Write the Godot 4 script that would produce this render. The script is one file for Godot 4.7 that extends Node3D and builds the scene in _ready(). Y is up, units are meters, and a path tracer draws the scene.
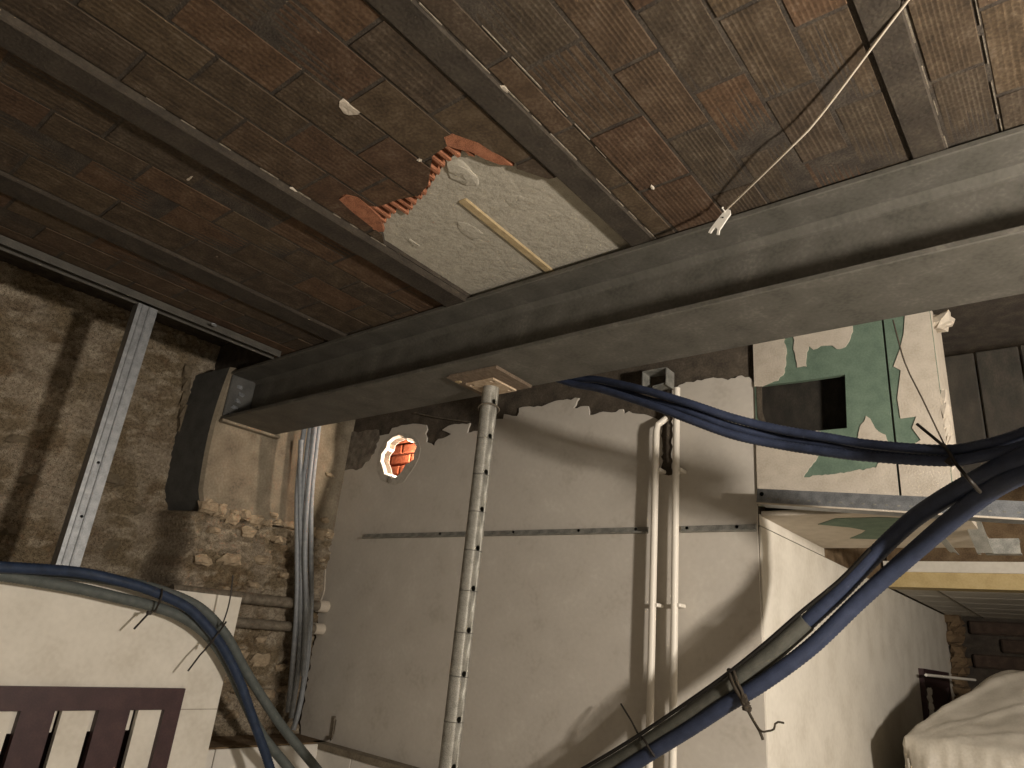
extends Node3D
# ---------------------------------------------------------------- camera maths
const F := 686.0
const CAM := Vector3(0, 1.6, 0)
var BX: Basis
var names := {}
var M := {}
var rng := RandomNumberGenerator.new()

func ray(u: float, v: float) -> Vector3:
	return (BX * Vector3(u - 512.0, 384.0 - v, -F)).normalized()
func on_x(u: float, v: float, x: float) -> Vector3:
	var d := ray(u, v)
	return CAM + d * ((x - CAM.x) / d.x)
func on_y(u: float, v: float, y: float) -> Vector3:
	var d := ray(u, v)
	return CAM + d * ((y - CAM.y) / d.y)
func on_z(u: float, v: float, z: float) -> Vector3:
	var d := ray(u, v)
	return CAM + d * ((z - CAM.z) / d.z)

# ---------------------------------------------------------------- node helpers
func numbered(n: String) -> String:
	if not names.has(n):
		names[n] = 0
		return n
	names[n] += 1
	return "%s_%03d" % [n, names[n]]
func tag(o: Node, label: String, category: String, group := "", kind := "") -> Node:
	o.set_meta("label", label)
	o.set_meta("category", category)
	if group != "": o.set_meta("group", group)
	if kind != "": o.set_meta("kind", kind)
	return o
func thing(n: String, label: String, category: String, at := Vector3.ZERO, group := "", kind := "") -> Node3D:
	var o := Node3D.new()
	o.name = numbered(n)
	add_child(o)
	o.position = at
	tag(o, label, category, group, kind)
	return o
func new_st() -> SurfaceTool:
	var st := SurfaceTool.new()
	st.begin(Mesh.PRIMITIVE_TRIANGLES)
	return st
func mi(n: String, mesh: Mesh, m: Material, parent: Node = null) -> MeshInstance3D:
	var o := MeshInstance3D.new()
	o.mesh = mesh
	if m != null: o.material_override = m
	o.cast_shadow = GeometryInstance3D.SHADOW_CASTING_SETTING_ON
	if parent == null:
		o.name = numbered(n)
		add_child(o)
	else:
		o.name = n
		parent.add_child(o, true)
	return o
# world-space mesh put under a parent that stands somewhere else
func part(n: String, st: SurfaceTool, m: Material, parent: Node3D) -> MeshInstance3D:
	var o := mi(n, st.commit(), m, parent)
	var acc := Vector3.ZERO
	var p: Node = parent
	while p != null and p != self:
		acc += (p as Node3D).position
		p = p.get_parent()
	o.position = -acc
	return o
func solo(n: String, st: SurfaceTool, m: Material, label: String, category: String, group := "", kind := "") -> MeshInstance3D:
	var o := mi(n, st.commit(), m)
	tag(o, label, category, group, kind)
	return o

# ---------------------------------------------------------------- mesh helpers
func tri(st: SurfaceTool, a: Vector3, b: Vector3, c: Vector3) -> void:   # counter-clockwise seen from outside
	var n := (b - a).cross(c - a).normalized()
	st.set_normal(n); st.add_vertex(a)
	st.set_normal(n); st.add_vertex(c)
	st.set_normal(n); st.add_vertex(b)
func quad(st: SurfaceTool, a: Vector3, b: Vector3, c: Vector3, d: Vector3) -> void:
	tri(st, a, b, c)
	tri(st, a, c, d)
func box(st: SurfaceTool, a: Vector3, b: Vector3) -> void:
	var lo := Vector3(min(a.x, b.x), min(a.y, b.y), min(a.z, b.z))
	var hi := Vector3(max(a.x, b.x), max(a.y, b.y), max(a.z, b.z))
	obox(st, (lo + hi) / 2.0, hi - lo, Basis.IDENTITY)
func obox(st: SurfaceTool, c: Vector3, s: Vector3, bs: Basis, ch := 0.0) -> void:
	var h := s / 2.0
	if ch <= 0.0:
		var p := []
		for i in 8:
			p.append(c + bs * Vector3(h.x if i & 1 else -h.x, h.y if i & 2 else -h.y, h.z if i & 4 else -h.z))
		quad(st, p[4], p[5], p[7], p[6]); quad(st, p[1], p[0], p[2], p[3])
		quad(st, p[5], p[1], p[3], p[7]); quad(st, p[0], p[4], p[6], p[2])
		quad(st, p[6], p[7], p[3], p[2]); quad(st, p[0], p[1], p[5], p[4])
		return
	# chamfered box: for every corner three points
	var q := {}
	for i in 8:
		var sx := 1.0 if i & 1 else -1.0
		var sy := 1.0 if i & 2 else -1.0
		var sz := 1.0 if i & 4 else -1.0
		q[[i, 0]] = c + bs * Vector3(sx * h.x, sy * (h.y - ch), sz * (h.z - ch))
		q[[i, 1]] = c + bs * Vector3(sx * (h.x - ch), sy * h.y, sz * (h.z - ch))
		q[[i, 2]] = c + bs * Vector3(sx * (h.x - ch), sy * (h.y - ch), sz * h.z)
		var a: Vector3 = q[[i, 0]]
		var b: Vector3 = q[[i, 1]]
		var d: Vector3 = q[[i, 2]]
		if sx * sy * sz > 0: tri(st, a, b, d)
		else: tri(st, a, d, b)
	for ax in 3:
		var b1 := 1 << ((ax + 1) % 3)
		var b2 := 1 << ((ax + 2) % 3)
		for sgn in 2:
			var base := sgn << ax
			var P := [q[[base, ax]], q[[base | b1, ax]], q[[base | b1 | b2, ax]], q[[base | b2, ax]]]
			if sgn == 1: quad(st, P[0], P[1], P[2], P[3])
			else: quad(st, P[3], P[2], P[1], P[0])
		# edges that run along ax
		var a1 := (ax + 1) % 3
		var a2 := (ax + 2) % 3
		for s1 in 2:
			for s2 in 2:
				var k: int = (s1 << a1) | (s2 << a2)
				var e0: Vector3 = q[[k, a1]]
				var e1: Vector3 = q[[k | (1 << ax), a1]]
				var f0: Vector3 = q[[k, a2]]
				var f1: Vector3 = q[[k | (1 << ax), a2]]
				if s1 == s2: quad(st, e0, f0, f1, e1)
				else: quad(st, e1, f1, f0, e0)
# an outline in the plane (o, u, v), thickened backwards along -(u x v)
func prism(st: SurfaceTool, poly: PackedVector2Array, o: Vector3, u: Vector3, v: Vector3, depth: float, back := true) -> void:
	var pl := poly
	if Geometry2D.is_polygon_clockwise(pl):
		pl = pl.duplicate()
		pl.reverse()
	var n := u.cross(v).normalized()
	var idx := Geometry2D.triangulate_polygon(pl)
	var dn := -n * depth
	for i in range(0, idx.size(), 3):
		var a := o + u * pl[idx[i]].x + v * pl[idx[i]].y
		var b := o + u * pl[idx[i + 1]].x + v * pl[idx[i + 1]].y
		var c := o + u * pl[idx[i + 2]].x + v * pl[idx[i + 2]].y
		if (b - a).cross(c - a).dot(n) < 0:
			var t := b
			b = c
			c = t
		tri(st, a, b, c)
		if back: tri(st, a + dn, c + dn, b + dn)
	for i in pl.size():
		var p := o + u * pl[i].x + v * pl[i].y
		var j := (i + 1) % pl.size()
		var q := o + u * pl[j].x + v * pl[j].y
		quad(st, p, p + dn, q + dn, q)
func vtx(st: SurfaceTool, p: Vector3, n: Vector3) -> void:
	st.set_normal(n)
	st.add_vertex(p)
# smooth tube along points; wob > 0 gives a corrugated hose (points must then be dense)
func tube(st: SurfaceTool, pts: Array, r: float, sides := 10, caps := true, wob := 0.0) -> void:
	var n := pts.size()
	var up := Vector3.UP
	var prev: Array = []
	var prevn: Array = []
	for i in n:
		var p: Vector3 = pts[i]
		var a: Vector3 = pts[max(i - 1, 0)]
		var b: Vector3 = pts[min(i + 1, n - 1)]
		var t := (b - a).normalized()
		if i == 0 and absf(t.dot(up)) > 0.9: up = Vector3.RIGHT
		var sd := t.cross(up).normalized()
		up = sd.cross(t).normalized()
		var rr := r
		if wob > 0.0: rr = r + (wob if i % 2 == 0 else -wob)
		var ring := []
		var rn := []
		for k in sides:
			var an := TAU * k / sides
			var d := sd * cos(an) + up * sin(an)
			ring.append(p + d * rr)
			rn.append(d)
		if i > 0:
			for k in sides:
				var k2 := (k + 1) % sides
				vtx(st, prev[k], prevn[k]); vtx(st, prev[k2], prevn[k2]); vtx(st, ring[k2], rn[k2])
				vtx(st, prev[k], prevn[k]); vtx(st, ring[k2], rn[k2]); vtx(st, ring[k], rn[k])
		if caps and (i == 0 or i == n - 1):
			for k in sides:
				var k2 := (k + 1) % sides
				if i == 0: tri(st, p, ring[k2], ring[k])
				else: tri(st, p, ring[k], ring[k2])
		prev = ring
		prevn = rn
func spline(ctrl: Array, step: float) -> Array:
	var out := []
	for i in range(ctrl.size() - 1):
		var p0: Vector3 = ctrl[max(i - 1, 0)]
		var p1: Vector3 = ctrl[i]
		var p2: Vector3 = ctrl[i + 1]
		var p3: Vector3 = ctrl[min(i + 2, ctrl.size() - 1)]
		var k: int = max(1, int(p1.distance_to(p2) / step))
		for j in k:
			var t := float(j) / k
			out.append(p1.cubic_interpolate(p2, p0, p3, t))
	out.append(ctrl[ctrl.size() - 1])
	return out
func lathe(st: SurfaceTool, prof: Array, o: Vector3, ax: Vector3, sides := 20) -> void:
	var u := ax.cross(Vector3.RIGHT if absf(ax.x) < 0.8 else Vector3.UP).normalized()
	var w := ax.cross(u).normalized()
	for i in range(prof.size() - 1):
		var a: Vector2 = prof[i]
		var b: Vector2 = prof[i + 1]
		var nn := Vector2(b.y - a.y, -(b.x - a.x)).normalized()
		for k in sides:
			var a0 := TAU * k / sides
			var a1 := TAU * (k + 1) / sides
			var d0 := u * cos(a0) + w * sin(a0)
			var d1 := u * cos(a1) + w * sin(a1)
			var p00 := o + ax * a.y + d0 * a.x
			var p01 := o + ax * a.y + d1 * a.x
			var p10 := o + ax * b.y + d0 * b.x
			var p11 := o + ax * b.y + d1 * b.x
			var n0 := d0 * nn.x + ax * nn.y
			var n1 := d1 * nn.x + ax * nn.y
			vtx(st, p00, n0); vtx(st, p01, n1); vtx(st, p11, n1)
			vtx(st, p00, n0); vtx(st, p11, n1); vtx(st, p10, n0)
# irregular lump (broken stone, mortar crumb)
func lump(st: SurfaceTool, c: Vector3, s: Vector3, sd: int, rough := 0.25) -> void:
	var r := RandomNumberGenerator.new()
	r.seed = sd
	var rows := 5
	var cols := 8
	var P := []
	for i in rows + 1:
		var th := PI * i / rows
		var row := []
		for j in cols:
			var ph := TAU * j / cols + (0.3 if i % 2 == 0 else 0.0)
			var k := 1.0 + r.randf_range(-rough, rough)
			if i == 0 or i == rows: k = 0.9
			# squarish section
			var d := Vector3(sin(th) * cos(ph), cos(th), sin(th) * sin(ph))
			d = Vector3(signf(d.x) * pow(absf(d.x), 0.75), signf(d.y) * pow(absf(d.y), 0.75), signf(d.z) * pow(absf(d.z), 0.75))
			row.append(c + Vector3(d.x * s.x, d.y * s.y, d.z * s.z) * k)
		P.append(row)
	for i in rows:
		for j in cols:
			var j2 := (j + 1) % cols
			quad(st, P[i][j], P[i][j2], P[i + 1][j2], P[i + 1][j])

# ---------------------------------------------------------------- materials
var noise_img := {}
func nimg(key: String, sd: int, freq: float, type: int, oct: int) -> Image:
	if noise_img.has(key): return noise_img[key]
	var n := FastNoiseLite.new()
	n.seed = sd
	n.noise_type = type
	n.frequency = freq
	n.fractal_octaves = oct
	if type == FastNoiseLite.TYPE_CELLULAR:
		n.cellular_return_type = FastNoiseLite.RETURN_DISTANCE2_SUB
	var im := n.get_seamless_image(512, 512, false, false, 0.2, true)
	noise_img[key] = im
	return im
func ramp(cols: Array, t: float) -> Color:
	var x: float = clampf(t, 0.0, 0.9999) * (cols.size() - 1)
	var i := int(x)
	return (cols[i] as Color).lerp(cols[i + 1], x - i)
# colour cloth out of a coarse and a fine noise; grain 0..1 is the share of the fine one
func noise_tex(cols: Array, sd: int, coarse: float, grain: float, contrast := 1.0, stretch := 1) -> ImageTexture:
	var a := nimg("c%d_%f" % [sd % 5, coarse], 11 + sd % 5, coarse, FastNoiseLite.TYPE_SIMPLEX_SMOOTH, 4)
	var b := nimg("f", 77, 0.09, FastNoiseLite.TYPE_SIMPLEX, 4)
	var im := Image.create(512, 512, true, Image.FORMAT_RGB8)
	for y in 512:
		for x in 512:
			var t := a.get_pixel((x * stretch) % 512, y).r * (1.0 - grain) + b.get_pixel((x * stretch + 91) % 512, (y + 37) % 512).r * grain
			im.set_pixel(x, y, ramp(cols, 0.5 + (t - 0.5) * contrast))
	im.generate_mipmaps()
	return ImageTexture.create_from_image(im)
var bump_cache := {}
func bump_tex(kind: String, strength: float) -> ImageTexture:
	var key := kind + str(strength)
	if bump_cache.has(key): return bump_cache[key]
	var im: Image
	if kind == "fine": im = nimg("f", 77, 0.09, FastNoiseLite.TYPE_SIMPLEX, 4).duplicate()
	else: im = nimg("lumpy", 31, 0.025, FastNoiseLite.TYPE_SIMPLEX_SMOOTH, 5).duplicate()
	im.convert(Image.FORMAT_RGBA8)
	im.bump_map_to_normal_map(strength)
	im.generate_mipmaps()
	bump_cache[key] = ImageTexture.create_from_image(im)
	return bump_cache[key]
func mat(cols: Array, sd: int, rough: float, opt := {}) -> StandardMaterial3D:
	var m := StandardMaterial3D.new()
	m.roughness = rough
	m.metallic = opt.get("metal", 0.0)
	m.metallic_specular = opt.get("spec", 0.4)
	if cols.size() == 1:
		m.albedo_color = cols[0]
	else:
		m.albedo_texture = noise_tex(cols, sd, opt.get("coarse", 0.012), opt.get("grain", 0.4), opt.get("contrast", 1.5), opt.get("stretch", 1))
	m.uv1_triplanar = true
	m.uv1_world_triplanar = true
	var s: float = opt.get("scale", 1.5)
	m.uv1_scale = Vector3(s, s, s)
	if opt.has("bump"):
		m.normal_enabled = true
		m.normal_texture = bump_tex(opt.get("bump_kind", "fine"), opt.bump)
		m.normal_scale = opt.get("bump_scale", 1.0) * 0.22
	return m
func C8(r: int, g: int, b: int) -> Color:
	return Color8(r, g, b)

func make_materials() -> void:
	M.brick = []
	var tints := [[73, 58, 43], [68, 56, 42], [78, 59, 42], [65, 55, 43], [74, 61, 45], [73, 55, 40], [66, 55, 43]]
	for i in tints.size():
		var t: Array = tints[i]
		var c := Color8(t[0], t[1], t[2])
		M.brick.append(mat([c.darkened(0.4), c.darkened(0.14), c, c.lightened(0.06), C8(96, 85, 73)], i, 0.9, {"coarse": 0.014, "grain": 0.5, "contrast": 1.3, "scale": 2.2, "bump": 3.0, "bump_scale": 0.6}))
	M.mortar = mat([C8(46, 41, 36), C8(60, 54, 47), C8(78, 71, 62)], 2, 0.95, {"scale": 3.0, "bump": 5.0})
	M.joist = mat([C8(44, 39, 33), C8(54, 48, 41), C8(60, 54, 46), C8(72, 65, 56)], 3, 0.9, {"scale": 2.0, "bump": 4.0})
	M.fresh = mat([C8(104, 66, 48), C8(148, 98, 72), C8(172, 120, 92)], 1, 0.95, {"scale": 6.0, "grain": 0.6, "bump": 6.0})
	M.concrete = mat([C8(136, 132, 120), C8(160, 155, 142), C8(170, 165, 152), C8(184, 179, 166)], 4, 0.95, {"scale": 4.5, "bump": 6.0, "bump_kind": "lumpy", "contrast": 1.4, "grain": 0.6, "bump_scale": 1.6})
	M.lath = mat([C8(140, 124, 94), C8(166, 148, 114), C8(180, 164, 132)], 0, 0.8, {"scale": 5.0})
	M.steel = mat([C8(72, 70, 65), C8(86, 84, 77), C8(93, 90, 84), C8(110, 107, 99)], 1, 0.6, {"scale": 1.6, "contrast": 1.4, "bump": 1.5, "bump_scale": 0.4})
	M.dark_steel = mat([C8(56, 54, 50), C8(68, 66, 61), C8(80, 78, 72)], 3, 0.6, {"scale": 3.0})
	M.galv = mat([C8(112, 115, 118), C8(136, 139, 142), C8(158, 161, 163)], 3, 0.42, {"metal": 0.6, "scale": 5.0, "contrast": 1.4})
	M.galv_dull = mat([C8(110, 110, 106), C8(140, 140, 134), C8(164, 162, 154)], 1, 0.5, {"metal": 0.35, "scale": 5.0, "contrast": 1.5})
	M.prop = mat([C8(104, 103, 97), C8(138, 136, 128), C8(152, 150, 142), C8(172, 170, 160)], 0, 0.5, {"metal": 0.3, "scale": 6.0, "contrast": 1.9, "grain": 0.6})
	M.prop_plate = mat([C8(150, 128, 104), C8(186, 166, 142), C8(198, 182, 160)], 1, 0.7, {"scale": 6.0})
	M.ply = mat([C8(86, 74, 62), C8(112, 98, 84), C8(134, 119, 103)], 2, 0.8, {"scale": 4.0, "stretch": 3})
	M.plaster = mat([C8(176, 169, 158), C8(188, 182, 172), C8(192, 186, 176), C8(200, 195, 185)], 2, 0.85, {"scale": 0.9, "grain": 0.3, "contrast": 1.3, "bump": 1.5, "bump_scale": 0.4})
	M.plaster_white = mat([C8(196, 190, 178), C8(208, 203, 192), C8(216, 211, 200)], 0, 0.8, {"scale": 0.9, "grain": 0.3})
	M.plaster_grey = mat([C8(158, 152, 142), C8(178, 172, 161), C8(190, 184, 173)], 2, 0.9, {"scale": 5.0, "bump": 4.0, "bump_kind": "lumpy"})
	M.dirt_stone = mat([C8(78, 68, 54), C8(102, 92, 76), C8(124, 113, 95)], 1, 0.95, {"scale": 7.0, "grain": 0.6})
	M.seam = mat([C8(84, 78, 68), C8(112, 104, 92), C8(136, 128, 114)], 2, 0.95, {"scale": 9.0, "contrast": 2.0})
	M.cavity_brick = mat([C8(120, 60, 40), C8(168, 88, 58), C8(188, 108, 76)], 1, 0.95, {"scale": 7.0, "contrast": 2.0, "grain": 0.6})
	M.patch_grey = mat([C8(88, 82, 74), C8(112, 105, 96), C8(136, 129, 118)], 3, 0.95, {"scale": 4.0, "contrast": 1.8})
	M.dark_brick = mat([C8(46, 37, 31), C8(60, 49, 41), C8(76, 63, 52)], 2, 0.95, {"scale": 3.0, "bump": 4.0})
	M.filler = mat([C8(168, 158, 143), C8(182, 173, 159), C8(192, 183, 169)], 3, 0.9, {"contrast": 1.2, "scale": 3.0, "bump": 3.0})
	M.bare = mat([C8(56, 50, 43), C8(72, 65, 56), C8(84, 76, 66), C8(100, 92, 80)], 4, 0.95, {"scale": 2.2, "bump": 4.0, "bump_kind": "lumpy"})
	M.smear = mat([C8(120, 114, 104), C8(146, 139, 128), C8(158, 151, 140)], 1, 0.9, {"scale": 4.0, "bump": 4.0, "bump_kind": "lumpy"})
	M.pad = mat([C8(96, 88, 75), C8(118, 109, 94), C8(130, 121, 105), C8(146, 137, 120)], 3, 0.95, {"scale": 1.6, "contrast": 1.3, "bump": 3.0, "bump_kind": "lumpy"})
	M.grey_mortar = mat([C8(70, 70, 68), C8(84, 84, 82), C8(94, 94, 91)], 1, 0.95, {"scale": 2.0, "bump": 2.0})
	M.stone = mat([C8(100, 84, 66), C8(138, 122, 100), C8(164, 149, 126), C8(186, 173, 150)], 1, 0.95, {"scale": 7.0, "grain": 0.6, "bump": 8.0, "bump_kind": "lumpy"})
	M.rubble = StandardMaterial3D.new()
	M.rubble.vertex_color_use_as_albedo = true
	M.rubble.albedo_texture = noise_tex([C8(110, 104, 96), C8(214, 208, 200), C8(255, 252, 246)], 2, 0.03, 0.6, 1.6)
	M.rubble.uv1_triplanar = true
	M.rubble.uv1_world_triplanar = true
	M.rubble.uv1_scale = Vector3(4, 4, 4)
	M.rubble.roughness = 0.97
	M.rubble.metallic_specular = 0.2
	M.rubble.normal_enabled = true
	M.rubble.normal_texture = bump_tex("lumpy", 8.0)
	M.rubble.normal_scale = 0.8
	M.blue = mat([C8(40, 47, 64), C8(49, 57, 78), C8(60, 68, 90)], 3, 0.55, {"scale": 5.0})
	M.blue_dark = mat([C8(26, 36, 51), C8(34, 47, 69), C8(46, 59, 83)], 1, 0.55, {"scale": 5.0})
	M.grey_hose = mat([C8(66, 71, 70), C8(82, 87, 85), C8(96, 100, 97)], 0, 0.6, {"scale": 5.0})
	M.grey_sleeve = mat([C8(70, 70, 64), C8(84, 84, 77), C8(96, 95, 87)], 0, 0.65, {"scale": 5.0})
	M.grey_conduit = mat([C8(118, 122, 126), C8(140, 145, 150), C8(156, 160, 164)], 2, 0.5, {"scale": 6.0})
	M.black = mat([C8(24, 22, 20)], 0, 0.5)
	M.tie = mat([C8(40, 36, 32)], 0, 0.45)
	M.twine = mat([C8(52, 46, 38), C8(70, 62, 52)], 0, 0.9, {"scale": 30.0})
	M.iron = mat([C8(70, 62, 52), C8(104, 96, 84), C8(130, 122, 108)], 2, 0.75, {"scale": 5.0, "contrast": 1.8})
	M.white_pipe = mat([C8(222, 216, 204)], 0, 0.4)
	M.white_plastic = mat([C8(232, 228, 218)], 0, 0.4)
	M.cord = mat([C8(196, 186, 170)], 0, 0.6)
	M.green = mat([C8(84, 102, 88), C8(96, 114, 99), C8(106, 124, 108)], 1, 0.85, {"scale": 3.0})
	M.maroon = mat([C8(54, 38, 40), C8(62, 44, 46), C8(72, 52, 52)], 3, 0.5, {"scale": 3.0})
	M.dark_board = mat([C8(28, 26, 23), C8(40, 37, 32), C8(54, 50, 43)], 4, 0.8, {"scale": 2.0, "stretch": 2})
	M.yellow = mat([C8(170, 150, 104), C8(184, 164, 118), C8(192, 174, 130)], 0, 0.6, {"scale": 2.0})
	M.brown_wall = mat([C8(84, 68, 50), C8(108, 90, 68), C8(126, 108, 84)], 3, 0.95, {"scale": 2.5, "bump": 4.0})
	M.tile = mat([C8(206, 202, 194), C8(216, 212, 204)], 0, 0.3, {"scale": 1.0})
	M.sheet = mat([C8(158, 152, 140), C8(174, 168, 156), C8(186, 180, 168)], 2, 0.5, {"scale": 2.0})
	M.floor = mat([C8(150, 143, 131), C8(170, 163, 150), C8(184, 177, 164)], 4, 0.9, {"scale": 0.8})
	M.hole_white = mat([C8(236, 232, 224)], 0, 0.9)

# ---------------------------------------------------------------- the place
const YC := 2.470      # underside of the ceiling bricks
const ZB := -1.78      # face of the back wall plaster
const XP := -2.46      # face of the stone pier / beam bearing
const XW := -2.70      # face of the recessed stone wall
const XR := -0.655     # face of the passage side wall
const XH := -2.12      # face of the white half wall
const ZF := -1.18      # front edge of beam
const ZBK := -1.402    # back edge of beam
const YB := 2.268      # underside of beam

func _ready() -> void:
	rng.seed = 20240
	BX = Basis(Vector3(0.773, 0.094, -0.627), Vector3(0.151, 0.933, 0.326), Vector3(0.616, -0.347, 0.708)).orthonormalized()
	# camera
	var cam := Camera3D.new()
	cam.name = "camera"
	cam.fov = rad_to_deg(2.0 * atan(384.0 / F))
	cam.near = 0.02
	cam.transform = Transform3D(BX, CAM)
	add_child(cam)
	cam.current = true
	# surroundings: a closed interior, no sky light
	var we := WorldEnvironment.new()
	we.name = "world_environment"
	var env := Environment.new()
	env.background_mode = Environment.BG_COLOR
	env.background_color = Color(0, 0, 0)
	env.ambient_light_source = Environment.AMBIENT_SOURCE_DISABLED
	env.tonemap_mode = Environment.TONE_MAPPER_LINEAR
	env.tonemap_exposure = 1.0
	env.sdfgi_enabled = true
	env.ssao_enabled = true
	env.ssil_enabled = true
	we.environment = env
	add_child(we)
	make_materials()
	bulb_lamp("pendant_bulb", Vector3(0.98, 1.84, -0.70), 0.06, 4.5, Color(1.0, 0.955, 0.90), "bare warm bulb hanging on a cord from the brick ceiling", true)

	build_ceiling()
	build_left_wall()
	build_back_wall()
	build_passage()
	build_room_shell()
	build_beam()
	build_prop()
	build_studs()
	build_half_wall()
	build_pipes()
	build_left_bundle()
	build_right_bundle()
	build_bulkhead()
	build_small_things()
	build_sheet()

func bulb_lamp(n: String, at: Vector3, r: float, energy: float, col: Color, label: String, hang: bool) -> void:
	var t := thing(n, label, "lamp", at)
	var st := new_st()
	var prof := []
	for i in 13:
		var a := PI * i / 12.0
		prof.append(Vector2(max(0.0005, sin(a) * r), -cos(a) * r))
	lathe(st, prof, Vector3.ZERO, Vector3.UP, 18)
	var m := StandardMaterial3D.new()
	m.albedo_color = Color(1, 0.95, 0.85)
	m.emission_enabled = true
	m.emission = col
	m.emission_energy_multiplier = 3.0
	mi("bulb", st.commit(), m, t)
	var l := OmniLight3D.new()
	l.name = "light"
	l.light_color = col
	l.light_energy = energy
	l.light_size = r
	l.omni_range = 12.0
	l.omni_attenuation = 2.0
	l.shadow_enabled = true
	t.add_child(l)
	if not hang: return
	st = new_st()
	lathe(st, [Vector2(0.001, r - 0.01), Vector2(0.018, r - 0.01), Vector2(0.02, r + 0.05), Vector2(0.006, r + 0.06), Vector2(0.001, r + 0.06)], Vector3.ZERO, Vector3.UP, 14)
	mi("socket", st.commit(), M.black, t)
	st = new_st()
	tube(st, [Vector3(0, r + 0.055, 0), Vector3(0, YC - at.y, 0)], 0.003, 6)
	mi("cord", st.commit(), M.black, t)

# ---- ceiling: joists, scored hollow bricks, broken patch
func brick_mesh(w: float, l: float, ribs: int, sd: int) -> ArrayMesh:
	# underside at y = 0, x = width, z = length; scored lengthwise, edges slightly worn
	var r := RandomNumberGenerator.new()
	r.seed = sd
	var h := 0.035
	var st := new_st()
	var xs := []
	var ys := []
	var e := 0.0012
	xs.append(-w / 2); ys.append(e)
	xs.append(-w / 2 + e); ys.append(0.0)
	if ribs > 0:
		var a := -w / 2 + 0.006
		var p := (w - 0.012) / ribs
		for i in ribs:
			var d := r.randf_range(0.0002, 0.0006)
			xs.append(a + p * (i + 0.15)); ys.append(0.0)
			xs.append(a + p * (i + 0.42)); ys.append(d)
			xs.append(a + p * (i + 0.62)); ys.append(d)
	xs.append(w / 2 - e); ys.append(0.0)
	xs.append(w / 2); ys.append(e)
	var z0 := -l / 2
	var z1 := l / 2
	for i in range(xs.size() - 1):
		quad(st, Vector3(xs[i], ys[i], z0), Vector3(xs[i + 1], ys[i + 1], z0), Vector3(xs[i + 1], ys[i + 1], z1), Vector3(xs[i], ys[i], z1))
	quad(st, Vector3(-w / 2, h, z0), Vector3(-w / 2, e, z0), Vector3(-w / 2, e, z1), Vector3(-w / 2, h, z1))
	quad(st, Vector3(w / 2, e, z0), Vector3(w / 2, h, z0), Vector3(w / 2, h, z1), Vector3(w / 2, e, z1))
	quad(st, Vector3(-w / 2, h, z1), Vector3(-w / 2, e, z1), Vector3(w / 2, e, z1), Vector3(w / 2, h, z1))
	quad(st, Vector3(-w / 2, e, z0), Vector3(-w / 2, h, z0), Vector3(w / 2, h, z0), Vector3(w / 2, e, z0))
	return st.commit()

func px_poly_y(pts: Array, y: float) -> PackedVector2Array:
	var o := PackedVector2Array()
	for p in pts:
		var q := on_y(p[0], p[1], y)
		o.append(Vector2(q.x, q.z))
	return o

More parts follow.
